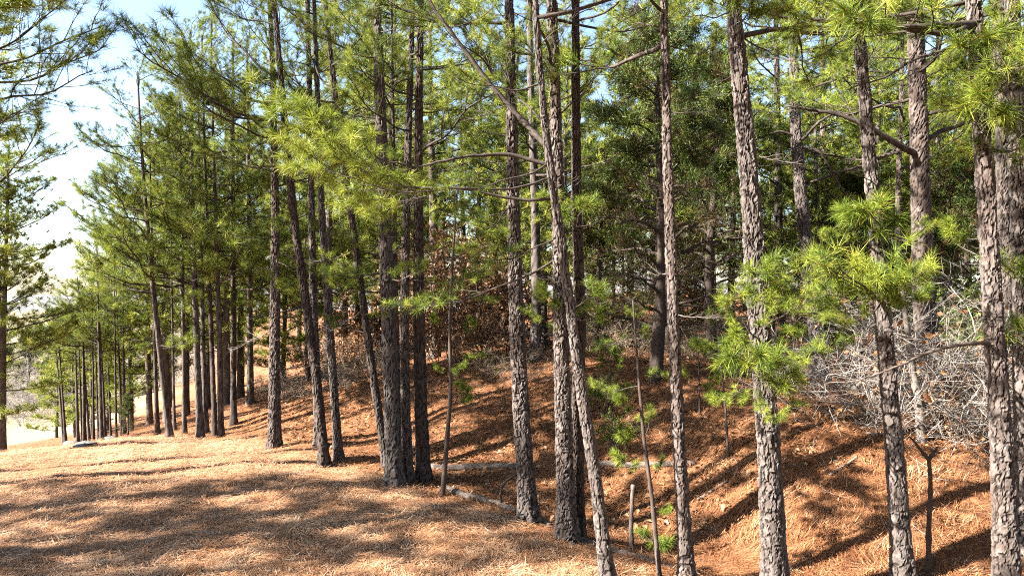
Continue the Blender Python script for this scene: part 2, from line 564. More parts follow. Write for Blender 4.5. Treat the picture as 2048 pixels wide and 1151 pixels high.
# ------------------------------------------------------------------ bark, trunks
def cells(s, z, ncell, cw, ch, seed):
    """jittered cell pattern on the unrolled trunk; returns edge distance, id noise, local offset"""
    r = np.random.default_rng(seed)
    nrow = int(16 / ch) + 8
    jx = r.random((nrow, ncell)) * 0.8 + 0.1
    jz = r.random((nrow, ncell)) * 0.8 + 0.1
    val = r.random((nrow, ncell))
    cx, cz = s / cw, z / ch + 4
    ix, iz = np.floor(cx).astype(int), np.floor(cz).astype(int)
    f1 = np.full(s.shape, 9.0)
    f2 = np.full(s.shape, 9.0)
    vid = np.zeros(s.shape)
    loc = np.zeros(s.shape)
    for dx in (-1, 0, 1):
        for dz in (-1, 0, 1):
            kx, kz = ix + dx, np.clip(iz + dz, 0, nrow - 1)
            off = 0.5 * (kz % 2)
            px_ = kx + jx[kz, kx % ncell] + off * 0
            pz_ = iz + dz + jz[kz, kx % ncell]
            d = np.hypot(cx - px_, (cz - pz_) * 0.9)
            closer = d < f1
            f2 = np.where(closer, f1, np.minimum(f2, d))
            vid = np.where(closer, val[kz, kx % ncell], vid)
            loc = np.where(closer, cz - pz_, loc)
            f1 = np.where(closer, d, f1)
    return f2 - f1, vid, loc


def vnoise(u, z, nu, ch, seed):
    """value noise on the unrolled trunk, nu cells round, ch metres tall"""
    r = np.random.default_rng(seed)
    nrow = int(17 / ch) + 4
    g = r.random((nrow, nu))
    cx, cz = u * nu, np.clip((z + 1) / ch, 0, nrow - 2.01)
    ix, iz = np.floor(cx).astype(int), np.floor(cz).astype(int)
    fx, fz = cx - ix, cz - iz
    fx, fz = fx * fx * (3 - 2 * fx), fz * fz * (3 - 2 * fz)
    a, b = g[iz, ix % nu], g[iz, (ix + 1) % nu]
    c, d = g[iz + 1, ix % nu], g[iz + 1, (ix + 1) % nu]
    return (a * (1 - fx) + b * fx) * (1 - fz) + (c * (1 - fx) + d * fx) * fz


def smooth_line(pts, n=60):
    """smooth curve through the given points"""
    pts = np.asarray(pts, float)
    t = np.concatenate([[0], np.cumsum(np.linalg.norm(np.diff(pts, axis=0), axis=1))])
    q = np.linspace(0, t[-1], n)
    out = np.stack([np.interp(q, t, pts[:, i]) for i in range(3)], 1)
    for _ in range(4):
        out[1:-1] = 0.25 * out[:-2] + 0.5 * out[1:-1] + 0.25 * out[2:]
    return out


def trunk_mesh(name, line, R, Ht, sides, fine_top, dz, seed, amp=0.013, mat=None, coarse=0.3, flare=0.55):
    """line: points relative to the base, ascending z"""
    rows = np.concatenate([np.arange(-0.35, fine_top, dz), np.arange(fine_top, Ht, coarse), [Ht]])
    L = smooth_line(line)
    cxs = np.interp(rows, L[:, 2], L[:, 0])
    cys = np.interp(rows, L[:, 2], L[:, 1])
    zz = np.maximum(rows, 0)
    rad = R * (1 - 0.72 * (zz / Ht) ** 1.1) * (1 + flare * np.exp(-zz / 0.22) + 0.06 * np.exp(-zz / 0.9))
    rad[-1] = 0.01
    th = np.arange(sides) * 2 * math.pi / sides
    TH, ZZ = np.meshgrid(th, rows)
    RR = np.repeat(rad[:, None], sides, 1)
    r = np.random.default_rng(seed)
    ph = r.random(8) * 6.28
    RR = RR * (1 + 0.05 * np.sin(TH * 2 + ph[0] + ZZ * 0.6) + 0.035 * np.sin(TH * 3 + ph[1] - ZZ * 0.9) + 0.08 * np.exp(-np.maximum(ZZ, 0) / 0.25) * np.sin(TH * 5 + ph[2]))
    U1 = TH / (2 * math.pi)
    nc = max(5, int(round(2 * math.pi * R / (0.045 + 0.03 * r.random()))))
    chh = 0.11 + 0.13 * r.random()
    cw = 1.0 / nc
    s = U1 + cw * (0.9 * (vnoise(U1, ZZ, nc, 0.09, seed + 1) - 0.5) + 0.7 * (vnoise(U1, ZZ, nc * 2, 0.035, seed + 2) - 0.5))
    zw = ZZ + 0.13 * (vnoise(U1, ZZ, nc, 0.06, seed + 3) - 0.5) + 0.05 * (vnoise(U1, ZZ, nc * 2, 0.03, seed + 4) - 0.5)
    e, vid, loc = cells(s, zw, nc, cw, chh, seed + 5)
    e2, vid2, loc2 = cells(s * 1.0, zw + 0.3, nc * 2, cw / 2, 0.05, seed + 9)
    plate = np.clip((e - 0.06) / (0.08 + 0.08 * vid), 0, 1)
    fl = vnoise(U1, ZZ, nc * 3, 0.03, seed + 6)
    a = amp * min(1.0, R / 0.11)
    disp = a * (plate * (0.75 + 0.7 * vid) - 0.8 - 0.5 * loc * (vid - 0.3) + 0.55 * (vid2 - 0.5) * plate + 0.4 * (fl - 0.5))
    vid = np.clip(0.25 * vid + 0.45 * vid2 + 0.5 * fl - 0.1, 0, 1)
    RR = RR + np.where(RR > 0.03, disp, 0)
    v = np.stack([cxs[:, None] + RR * np.cos(TH), cys[:, None] + RR * np.sin(TH), ZZ], -1).reshape(-1, 3)
    n = len(rows)
    i = np.arange(n - 1)[:, None] * sides
    j = np.arange(sides)[None, :]
    k = (j + 1) % sides
    q0, q1, q2, q3 = (i + j).ravel(), (i + k).ravel(), (i + sides + k).ravel(), (i + sides + j).ravel()
    mb = MB()
    mb.add(v, np.concatenate([np.stack([q0, q1, q2], 1), np.stack([q0, q2, q3], 1)]), vid.ravel())
    me = mb.mesh(name, mat or BARK, sides < 50)
    fu = me.attributes.new('furrow', 'FLOAT', 'POINT')
    fu.data.foreach_set('value', ((1 - plate) * 0.95).ravel().astype(np.float32))
    return me


# ------------------------------------------------------------------ boughs (prototypes that the trees share)
def tufts(mb, pos, dirs, n, length, width, rng, tone=(0.1, 0.85), spread=(0.25, 1.75), kink=False, droop=0.0):
    """a brush of needles round each shoot tip"""
    pos = np.asarray(pos, float)
    dirs = np.asarray(dirs, float)
    dirs = dirs / (np.linalg.norm(dirs, axis=1, keepdims=True) + 1e-9)
    m = len(pos)
    P = np.repeat(pos, n, 0)
    D = np.repeat(dirs, n, 0)
    K = m * n
    r1 = rng.normal(size=(K, 3))
    perp = r1 - (r1 * D).sum(1, keepdims=True) * D
    perp /= np.linalg.norm(perp, axis=1, keepdims=True) + 1e-9
    ang = spread[0] + (spread[1] - spread[0]) * rng.random(K) ** 1.1
    nd = np.cos(ang)[:, None] * D + np.sin(ang)[:, None] * perp
    base = P - D * (rng.random(K) * 0.10)[:, None]
    Ln = length * (0.7 + 0.45 * rng.random(K))
    tip = base + nd * Ln[:, None]
    tip[:, 2] -= droop * Ln
    side = np.cross(nd, rng.normal(size=(K, 3)))
    side /= np.linalg.norm(side, axis=1, keepdims=True) + 1e-9
    tt = np.repeat(tone[0] + (tone[1] - tone[0]) * rng.random(m), n) + rng.normal(0, 0.10, K)
    tt = np.clip(tt, 0, 0.93)
    tt = np.where(rng.random(K) < 0.025, 1.0, tt)
    if not kink:
        v = np.stack([base - side * width / 2, base + side * width / 2, tip], 1).reshape(-1, 3)
        f = np.arange(K * 3).reshape(-1, 3)
        mb.add(v, f, np.repeat(tt, 3))
    else:
        mid = base + nd * (Ln * 0.55)[:, None]
        mid[:, 2] += 0.03 * Ln
        tip[:, 2] -= 0.10 * Ln
        v = np.stack([base - side * width / 2, base + side * width / 2, mid - side * width / 2, mid + side * width / 2, tip], 1).reshape(-1, 3)
        o = np.arange(K)[:, None] * 5
        f = np.concatenate([o + np.array([[0, 1, 3]]), o + np.array([[0, 3, 2]]), o + np.array([[2, 3, 4]])])
        mb.add(v, f, np.repeat(tt, 5))


def bough(L, nsub, start, rng, needle=0.17, nn=48, nwidth=0.006, leafy=1.0, rad=None, kink=False, up=0.10, tone=(0.1, 0.85), extra=1):
    """a pine bough along +X, L metres long; returns wood and needle meshes' builders"""
    wood, leaf = MB(), MB()
    k = 12
    t = np.linspace(0, 1, k)
    ph = rng.random(4) * 6.28
    main = np.stack([L * t, L * 0.05 * np.sin(t * 4 + ph[0]) * t + L * 0.02 * np.sin(t * 11 + ph[1]),
                     L * (-0.05 * np.sin(t * math.pi) + up * t ** 2.2) + L * 0.012 * np.sin(t * 13 + ph[2])], 1)
    r0 = rad or 0.0085 * L + 0.004
    wood.tube(main, r0 * (1 - 0.8 * t) + 0.0025, 6)
    pos, dirs = [], []

    def tip(p, d):
        pos.append(p)
        dirs.append(d)
    tip(main[-1], main[-1] - main[-2])
    for i in range(nsub):
        tt = start + (1 - start) * (i + rng.random() * 0.8) / nsub
        tt = min(tt, 0.97)
        p = np.array([np.interp(tt, t, main[:, c]) for c in range(3)])
        ax = np.array([np.interp(min(tt + 0.05, 1), t, main[:, c]) for c in range(3)]) - np.array([np.interp(tt - 0.05, t, main[:, c]) for c in range(3)])
        ax /= np.linalg.norm(ax)
        sgn = 1 if i % 2 else -1
        a = math.radians(rng.uniform(32, 62)) * sgn
        d = np.array([ax[0] * math.cos(a) - ax[1] * math.sin(a), ax[0] * math.sin(a) + ax[1] * math.cos(a), ax[2] + rng.uniform(-0.12, 0.38)])
        l = L * (0.42 * (1 - tt) + 0.13) * rng.uniform(0.7, 1.25)
        m = 6
        s = np.linspace(0, 1, m)[:, None]
        line = p + d * l * s + np.array([0, 0, 1]) * (l * 0.16 * s ** 2) + rng.normal(0, 0.012 * l, (m, 3)) * (s > 0) + ax * l * 0.22 * s ** 2
        wood.tube(line, np.linspace(r0 * 0.42 * (1 - 0.5 * tt) + 0.002, 0.0025, m), 4, cap=False)
        e = line[-1] - line[-2]
        if rng.random() < leafy:
            tip(line[-1], e)
            if rng.random() < 0.8:
                tip(line[-2], e + rng.normal(0, 0.3, 3) * np.linalg.norm(e))
        nsb = max(1, int(round(l / 0.22))) * extra
        for j in range(nsb):
            u = rng.uniform(0.3, 0.95)
            q = np.array([np.interp(u, s[:, 0], line[:, c]) for c in range(3)])
            b = d + rng.normal(0, 0.65, 3)
            b[2] = abs(b[2]) * 0.7 + 0.1
            b /= np.linalg.norm(b)
            l2 = rng.uniform(0.08, 0.28) * (0.5 + 0.3 * L)
            e2 = q + b * l2
            wood.tube(np.stack([q, q + b * l2 * 0.5 + rng.normal(0, 0.01, 3), e2]), [0.004, 0.003, 0.002], 3, cap=False)
            if rng.random() < leafy:
                tip(e2, b)
    if leafy > 0:
        tufts(leaf, pos, dirs, nn, needle, nwidth, rng, tone=tone, kink=kink)
    return wood, leaf


PROTO = {}


def make_protos():
    rng = np.random.default_rng(3)
    for i in range(5):      # big boughs
        w, l = bough(2.6, 15, 0.30, rng, nn=46, nwidth=0.0055, tone=(0.25, 0.93))
        PROTO['big', i] = (w.mesh('branch', TWIG), l.mesh('needles', NEEDLE, False), 2.6)
    for i in range(4):      # thin open boughs with tufts at the tips
        w, l = bough(2.4, 9, 0.42, rng, nn=44, nwidth=0.006, leafy=0.75, tone=(0.2, 0.9))
        PROTO['open', i] = (w.mesh('branch', TWIG), l.mesh('needles', NEEDLE, False), 2.4)
    for i in range(4):      # mid boughs
        w, l = bough(1.5, 9, 0.30, rng, nn=46, nwidth=0.0048, tone=(0.15, 0.85))
        PROTO['mid', i] = (w.mesh('branch', TWIG), l.mesh('needles', NEEDLE, False), 1.5)
    for i in range(5):      # close sprays with bent needles
        w, l = bough(0.7, 4, 0.35, rng, needle=0.17, nn=95, nwidth=0.0036, kink=True, tone=(0.2, 0.82), up=0.2)
        PROTO['spray', i] = (w.mesh('branch', TWIG), l.mesh('needles', NEEDLE, False), 0.7)
    for i in range(3):      # long branch, end sprays given a lighter needle tone to look sunlit
        w, l = bough(2.8, 15, 0.50, rng, needle=0.175, nn=85, nwidth=0.0038, kink=True, tone=(0.6, 0.95), up=0.12, rad=0.017)
        PROTO['long', i] = (w.mesh('branch', TWIG), l.mesh('needles', NEEDLE, False), 2.8)
    for i in range(4):      # bare branches
        w, l = bough(1.4, 6, 0.25, rng, leafy=0.0, up=-0.12)
        PROTO['dead', i] = (w.mesh('dead_branch', TWIG), None, 1.4)
    for i in range(2):
        w, l = bough(1.4, 8, 0.25, rng, leafy=0.0, up=-0.12)
        PROTO['grey', i] = (w.mesh('dead_branch', GREY_WOOD), None, 1.4)


make_protos()
COUNT = {'big': 5, 'open': 4, 'mid': 4, 'spray': 5, 'long': 3, 'dead': 4, 'grey': 2}


def add_branch(root, kind, start, end, roll=None, thick=1.0, var=None):
    """start, end: points relative to the tree's base"""
    start, end = np.asarray(start, float), np.asarray(end, float)
    w, l, L0 = PROTO[kind, random.randrange(COUNT[kind]) if var is None else var]
    d = Vector(end - start)
    s = d.length / L0
    d.normalize()
    up = Vector((0, 0, 1)) if abs(d.z) < 0.95 else Vector((0, 1, 0))
    yv = up.cross(d).normalized()
    zv = d.cross(yv)
    M = Matrix((d, yv, zv)).transposed().to_4x4()
    M = Matrix.Translation(Vector(start)) @ M @ Matrix.Rotation(random.uniform(-0.5, 0.5) if roll is None else roll, 4, 'X')
    if kind == 'spray':
        thick = 1.0
        s = min(s, 1.12)
    sy = random.choice((-1, 1)) * s
    M = M @ Matrix.Diagonal((s, sy * thick, s * thick, 1))
    o = link('dead_branch' if l is None else 'branch', w, root)
    o.matrix_basis = M
    if l is not None:
        link('needles', l, o)
    return o


TREES = {}


def make_pine(key, label, d, wpx, Ht, poly, group, fine, name='pine_tree', bark=None):
    base = px(poly[0][0], poly[0][1], d)
    base[2] = gz(base[0], base[1])
    line = [px(u, v, d) - base for u, v in poly]
    line[0][2] = 0
    # small depth lean, continue the line above the frame
    rs = np.random.default_rng(abs(hash((round(d * 100), round(wpx), round(poly[0][0])))) % 99991)
    ly = rs.normal(0, 0.012)
    for p in line:
        p[1] += ly * p[2]
    a, b = np.array(line[-2]), np.array(line[-1])
    sl = (b - a) / max(b[2] - a[2], 0.1)
    if line[-1][2] < Ht:
        n = b + sl * (Ht - b[2]) * 0.6
        n[2] = Ht
        line.append(n)
    below = line[0] + (line[0] - line[1]) / max(line[1][2] - line[0][2], 0.1) * 0.5
    below[2] = -0.5
    line = [below] + line
    R = 0.73 * wpx / 2 * d / F
    root = thing(name, label, 'pine tree', base, group)
    top_vis = min(Ht, (H + (CV + 60) / F * d) - base[2])
    if fine == 0:
        me = trunk_mesh('trunk', line, R, Ht, 90, top_vis, 0.019, int(d * 100) + wpx, 0.019, bark)
    elif fine == 1:
        me = trunk_mesh('trunk', line, R, Ht, 52, top_vis, 0.033, int(d * 100) + wpx, 0.018, bark)
    else:
        me = trunk_mesh('trunk', line, R, Ht, 18, top_vis, 0.09, int(d * 100 + wpx), 0.012, bark)
    link('trunk', me, root)
    L = smooth_line(line)
    TREES[key] = dict(root=root, base=base, L=L, R=R, H=Ht, d=d)
    return TREES[key]


def at_z(T, z):
    return np.array([np.interp(z, T['L'][:, 2], T['L'][:, 0]), np.interp(z, T['L'][:, 2], T['L'][:, 1]), z])


def auto_branches(T, zlo, zhi, n, Lmax, kinds, seed, el=(0.0, 0.45), taper=0.6):
    r = random.Random(seed)
    az = r.random() * 6.28
    for i in range(n):
        f = (i + r.random() * 0.9) / n
        z = zlo + (zhi - zlo) * f
        az += 2.4 + r.uniform(-0.5, 0.5)
        L = Lmax * (1 - taper * f) * r.uniform(0.7, 1.15)
        e = r.uniform(*el) + 0.35 * f * f
        s = at_z(T, z)
        d = np.array([math.cos(az) * math.cos(e), math.sin(az) * math.cos(e), math.sin(e)])
        add_branch(T['root'], kinds[r.randrange(len(kinds))], s, s + d * L)


def px_branch(key, kind, s, e, dd=0.0, thick=1.0, roll=None, var=None):
    """branch from the trunk at photo height s to the photo point e, dd metres further away"""
    T = TREES[key]
    zs = H - (s[1] - CV) / F * T['d'] - T['base'][2]
    p0 = at_z(T, zs)
    p1 = px(e[0], e[1], T['d'] + dd) - T['base']
    return add_branch(T['root'], kind, p0, p1, roll, thick, var)


for h in HERO:
    key, label, d, wpx, Ht, poly, grp = h
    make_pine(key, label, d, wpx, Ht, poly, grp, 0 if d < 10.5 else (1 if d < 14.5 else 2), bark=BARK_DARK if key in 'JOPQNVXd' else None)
for i, (lab, d, wpx, Ht, poly) in enumerate(BACK):
    make_pine('back%d' % i, lab, d, wpx, Ht, poly, 'pines rising behind the bank', 1 if d < 17 else 2)
fr0 = random.Random(5)
for i, (u, v, d, wpx, Ht, lean) in enumerate(CLUMP):
    Ht *= 0.76 * fr0.uniform(0.85, 1.15)
    u += fr0.uniform(-5, 5)
    lean = lean * 1.5 + fr0.uniform(-12, 8)
    wpx *= fr0.uniform(0.7, 1.0)
    top = v - Ht / d * F
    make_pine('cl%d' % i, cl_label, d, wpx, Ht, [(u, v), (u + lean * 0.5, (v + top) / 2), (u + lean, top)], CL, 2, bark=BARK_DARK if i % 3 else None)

make_pine('edge', 'pine whose boughs hang against the open sky over the track', 12.0, 26, 10.5, [(-95, 930), (-100, 600), (-104, 300), (-108, 0)], 'pines across the track', 2)
for s_, e_, kd, dd_ in [((0, 170), (222, 120), 'big', 0.2), ((0, 150), (190, 60), 'open', -0.3), ((0, 130), (150, 20), 'big', 0.3), ((0, 200), (190, 178), 'open', 0.0), ((0, 260), (105, 205), 'big', 0.3),
                        ((0, 330), (130, 330), 'open', 0.3), ((0, 420), (95, 280), 'mid', 0.2), ((0, 240), (60, 240), 'big', -0.5), ((0, 60), (120, -40), 'big', 0.2)]:
    px_branch('edge', kd, s_, e_, dd_)

# boughs that can be told apart in the photograph
PB = [
    ('S', 'big', (606, 262), (258, 128), -1.2, 1.1), ('S', 'big', (606, 250), (330, 190), 0.3, 1.0), ('Q', 'open', (560, 160), (400, 10), 0.6, 1.0),
    ('Q', 'open', (566, 215), (380, 120), 0.8, 1.0), ('S', 'open', (612, 215), (500, 30), 0.2, 1.0), ('Q', 'big', (580, 330), (420, 320), 1.2, 0.9),
    ('R', 'mid', (640, 300), (700, 200), 0.2, 1.0), ('R', 'open', (640, 240), (560, 100), 0.8, 1.0), ('O', 'mid', (680, 245), (760, 150), 0.4, 1.0),
    ('O', 'open', (672, 190), (590, 60), 0.6, 1.0), ('O', 'mid', (735, 665), (650, 640), 0.3, 0.8), ('L', 'open', (760, 170), (650, 60), -0.5, 1.0),
    ('L', 'mid', (763, 262), (690, 255), -0.4, 1.0), ('L', 'open', (757, 90), (860, 10), -0.6, 1.0), ('N', 'open', (842, 140), (960, 118), 0.2, 1.0),
    ('N', 'mid', (840, 215), (880, 225), -0.5, 0.9), ('N', 'mid', (838, 500), (880, 500), -0.4, 0.9), ('L', 'mid', (770, 540), (660, 560), -0.6, 1.0),
    ('L', 'mid', (772, 560), (850, 545), -0.8, 1.0), ('T', 'mid', (551, 540), (480, 530), 0, 1.0), ('T', 'mid', (551, 520), (620, 545), -0.6, 1.0),
    ('T', 'grey', (551, 655), (455, 690), 0.2, 0.9), ('N', 'grey', (838, 560), (745, 640), -0.5, 0.6),
    # the bright boughs reaching across from the forked pine
    ('G', 'long', (1108, 395), (575, 330), 0.2, 0.9), ('G', 'long', (1100, 360), (640, 390), -0.5, 0.8),
    ('G', 'open', (1096, 330), (880, 400), -0.6, 0.8), ('G', 'open', (1080, 180), (900, 170), -0.2, 1.0), ('G', 'mid', (1085, 250), (980, 120), 0.2, 1.0),
    ('I', 'mid', (1117, 470), (960, 540), -0.2, 0.8), ('I', 'open', (1118, 515), (820, 640), 0.9, 0.7), ('I', 'spray', (1121, 620), (1196, 598), -0.4, 1.1),
    ('I', 'spray', (1121, 625), (1078, 592), -0.3, 1.1), ('I', 'spray', (1118, 455), (1178, 432), -0.5, 1.0), ('I', 'spray', (1118, 450), (1090, 410), -0.4, 1.0),
    ('I', 'dead', (1124, 712), (1046, 752), -0.3, 0.9), ('I', 'mid', (1112, 160), (1060, 60), -0.5, 1.0), ('I', 'mid', (1113, 230), (1220, 130), 0.1, 1.0),
    ('K', 'open', (1027, 335), (900, 350), 0.3, 1.0), ('K', 'mid', (1026, 420), (905, 440), 0.2, 1.0), ('K', 'mid', (1022, 180), (930, 60), 0.4, 1.0),
    ('K', 'mid', (1022, 100), (1080, 20), -0.2, 1.0), ('J', 'mid', (1150, 200), (1240, 60), -0.3, 1.0), ('J', 'open', (1156, 560), (1260, 640), 0.6, 0.8),
    # right side
    ('E', 'dead', (1326, 60), (1230, 20), 0.3, 1.0), ('E', 'dead', (1328, 140), (1270, 80), -0.2, 0.8), ('E', 'dead', (1325, 40), (1400, 10), -0.3, 0.8),
    ('E', 'open', (1326, 90), (1420, 120), 0.7, 0.8), ('E', 'grey', (1334, 250), (1420, 320), 0.3, 0.5),
    ('A', 'mid', (1474, 30), (1600, 70), -0.6, 1.0), ('A', 'mid', (1470, 20), (1370, 40), -0.3, 1.0), ('A', 'spray', (1476, 90), (1500, 20), -0.8, 1.2),
    ('A', 'spray', (1520, 640), (1580, 600), -0.5, 1.2), ('A', 'spray', (1522, 700), (1460, 700), -0.3, 1.1), ('A', 'mid', (1526, 740), (1440, 815), -0.3, 0.9),
    ('A', 'spray', (1526, 720), (1570, 790), -0.5, 1.2), ('A', 'spray', (1522, 690), (1600, 680), -0.3, 1.2), ('A', 'spray', (1516, 600), (1540, 560), -0.6, 1.0),
    ('A', 'grey', (1500, 180), (1420, 190), 0.2, 0.5),
    ('B', 'mid', (1766, 590), (1650, 600), -0.6, 1.0), ('B', 'spray', (1766, 600), (1722, 575), -0.9, 1.4), ('B', 'spray', (1764, 570), (1800, 600), -0.9, 1.2),
    ('B', 'spray', (1758, 500), (1690, 455), -0.4, 1.2), ('B', 'mid', (1757, 480), (1885, 455), -0.3, 1.0), ('B', 'spray', (1757, 490), (1760, 440), -0.7, 1.1),
    ('B', 'mid', (1764, 600), (1590, 640), 0.3, 0.9), ('B', 'spray', (1766, 600), (1850, 610), -0.4, 1.1), ('B', 'mid', (1720, 80), (1660, 120), -0.4, 0.9),
    ('C', 'big', (1960, 48), (1620, 36), -0.4, 1.5), ('C', 'dead', (1962, 60), (1700, 150), -0.2, 0.9), ('C', 'dead', (1960, 52), (1760, 170), 0.3, 0.8),
    ('C', 'spray', (1962, 130), (1990, 110), -1.0, 1.3), ('C', 'spray', (1968, 260), (1975, 230), -0.9, 1.3), ('C', 'mid', (1960, 90), (2040, 30), -0.9, 1.1),
    ('C', 'mid', (1965, 200), (1890, 220), -0.3, 0.9), ('C', 'dead', (1974, 380), (1925, 350), -0.1, 1.2), ('C', 'spray', (1986, 500), (1880, 470), 0.2, 1.0),
    ('A', 'mid', (1520, 660), (1630, 560), -0.9, 1.0), ('A', 'mid', (1524, 700), (1610, 740), -0.7, 1.0), ('A', 'mid', (1524, 730), (1560, 850), -0.6, 0.9),
    ('A', 'mid', (1522, 690), (1470, 610), -0.6, 1.0), ('A', 'spray', (1526, 740), (1500, 760), -0.8, 1.0), ('A', 'mid', (1524, 720), (1680, 700), 0.3, 1.0),
    ('B', 'mid', (1764, 590), (1700, 560), -1.2, 1.0), ('B', 'mid', (1764, 580), (1840, 570), -1.0, 1.0), ('B', 'mid', (1757, 500), (1640, 480), 0.2, 1.0), ('B', 'mid', (1764, 600), (1690, 660), -0.5, 1.0),
    ('B', 'mid', (1720, 60), (1800, 20), -0.6, 1.0), ('A', 'mid', (1474, 60), (1560, 120), 0.6, 1.0), ('D', 'mid', (2032, 260), (1990, 330), -1.0, 1.0), ('D', 'mid', (2026, 80), (2040, 200), -1.3, 1.0),
    ('C', 'mid', (1966, 180), (2040, 150), -1.0, 1.0), ('I', 'mid', (1121, 630), (1200, 640), -0.6, 1.0), ('I', 'mid', (1121, 640), (1060, 640), -0.4, 1.0), ('K', 'mid', (1026, 400), (960, 480), -0.5, 1.0),
    ('D', 'spray', (2045, 690), (2030, 690), -0.8, 1.2), ('D', 'mid', (2030, 150), (1960, 130), -1.2, 1.0), ('D', 'spray', (2040, 550), (2010, 560), -0.5, 1.0),
]
for k_, kd, s_, e_, dd_, th_ in PB:
    px_branch(k_, kd, s_, e_, dd_, th_)


def limb(key, pts, r0, r1, boughs=(), mat=None, bare=False):
    """a thick crooked limb drawn through photo points (u, v, depth offset); boughs: (fraction, kind, end px, dd)"""
    T = TREES[key]
    P = [px(u, v, T['d'] + dd) - T['base'] for u, v, dd in pts]
    z0 = P[0][2]
    P[0] = at_z(T, z0)
    L = smooth_line(P, 34)
    L = L + RNG.normal(0, 0.006, L.shape) * np.linspace(0, 1, 34)[:, None]
    mb = MB()
    mb.tube(L, np.linspace(r0, r1, 34) * (1 + 0.08 * RNG.normal(size=34)), 8, t=RNG.random(8 * 34 + 2))
    o = link('limb', mb.mesh('limb', mat or TWIG), T['root'])
    for f, kd, e, dd in boughs:
        p0 = L[int(f * 33)]
        p1 = px(e[0], e[1], T['d'] + dd) - T['base']
        b = add_branch(T['root'], kd, p0, p1)
    return o


limb('G', [(1094, 300, 0), (1040, 235, .05), (985, 175, .1), (925, 95, .1), (862, 10, .15), (830, -60, .2)], 0.036, 0.013,
     [(0.35, 'open', (905, 190), -.2), (0.55, 'mid', (880, 60), .3), (0.7, 'open', (1000, 20), .1), (0.9, 'mid', (800, 0), -.1), (0.3, 'grey', (930, 230), .1)])
limb('G', [(1098, 335, 0), (1020, 308, -.1), (930, 312, -.2), (850, 330, -.2), (800, 345, -.2)], 0.026, 0.008,
     [(0.7, 'spray', (905, 300), -.2), (0.9, 'mid', (690, 290), -.4), (0.95, 'spray', (780, 310), -.3)])
limb('C', [(1962, 46, 0), (1880, 52, -.1), (1790, 56, -.2), (1700, 44, -.3), (1630, 38, -.3)], 0.042, 0.012,
     [(0.5, 'mid', (1740, -30), -.1), (0.7, 'dead', (1600, 110), -.3), (0.85, 'mid', (1560, 30), -.3), (0.4, 'dead', (1790, 190), -.2), (0.3, 'mid', (1850, 0), -.5), (0.6, 'spray', (1700, 70), -.6)])
limb('C', [(1986, 684, 0), (1920, 688, -.1), (1860, 702, -.15), (1790, 735, -.2), (1716, 760, -.25)], 0.024, 0.006, [], LOG_WOOD)
limb('back0', [(1838, 312, 0), (1800, 292, -.2), (1745, 258, -.3), (1680, 228, -.3), (1570, 212, -.2)], 0.06, 0.016,
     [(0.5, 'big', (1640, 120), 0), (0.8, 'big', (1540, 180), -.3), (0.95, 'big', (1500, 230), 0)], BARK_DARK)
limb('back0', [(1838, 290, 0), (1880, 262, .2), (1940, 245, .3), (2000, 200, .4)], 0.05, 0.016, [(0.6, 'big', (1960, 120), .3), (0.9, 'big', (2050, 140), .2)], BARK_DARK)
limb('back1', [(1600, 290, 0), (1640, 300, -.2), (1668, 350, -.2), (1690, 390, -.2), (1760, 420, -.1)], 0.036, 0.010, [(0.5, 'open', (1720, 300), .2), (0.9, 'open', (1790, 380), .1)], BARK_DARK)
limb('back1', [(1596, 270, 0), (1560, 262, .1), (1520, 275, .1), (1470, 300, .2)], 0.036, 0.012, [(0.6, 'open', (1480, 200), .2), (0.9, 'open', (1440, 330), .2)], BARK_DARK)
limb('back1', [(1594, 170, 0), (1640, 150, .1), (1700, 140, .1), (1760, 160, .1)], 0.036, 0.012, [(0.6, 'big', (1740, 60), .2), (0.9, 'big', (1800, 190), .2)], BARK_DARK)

# crowns above
sd = 100
for key, T in TREES.items():
    sd += 1
    Ht, d = T['H'], T['d']
    if key in 'ABCDEGIJK':
        auto_branches(T, 5.8, Ht - 0.3, 10, 2.1, ['big', 'open', 'mid'], sd)
        auto_branches(T, 2.2, 5.8, 4, 0.55, ['dead', 'grey'], sd + 900, el=(-0.4, 0.4), taper=0)
    elif key in 'LMNOPQRST':
        auto_branches(T, 5.2, Ht - 0.2, 11, 2.0, ['open', 'mid', 'big', 'open'], sd)
        auto_branches(T, 1.6, 5.0, 4, 0.7, ['grey', 'dead'], sd + 900, el=(-0.5, 0.3), taper=0)
        auto_branches(T, 2.9, 5.2, 4, 1.4, ['mid', 'dead', 'open'], sd + 500, el=(-0.2, 0.2))
    elif key.startswith('back'):
        auto_branches(T, 4.4, Ht - 0.3, 18, 3.0, ['big', 'open'], sd)
    elif key == 'edge':
        auto_branches(T, 7.2, Ht - 0.3, 9, 1.6, ['open', 'mid'], sd)
    elif key.startswith('cl'):
        auto_branches(T, 2.7, Ht - 0.1, 10, 1.5, ['big', 'mid'], sd)
    else:
        auto_branches(T, 3.2, Ht - 0.1, 19, 2.3, ['big', 'big', 'open', 'mid'], sd)
        auto_branches(T, 2.2, 3.6, 3, 1.2, ['mid', 'dead'], sd + 500, el=(-0.2, 0.2))
    # leader
    p = at_z(T, Ht - 0.35)
    add_branch(T['root'], 'mid', p, p + np.array([0.1, 0.1, 0.9]))

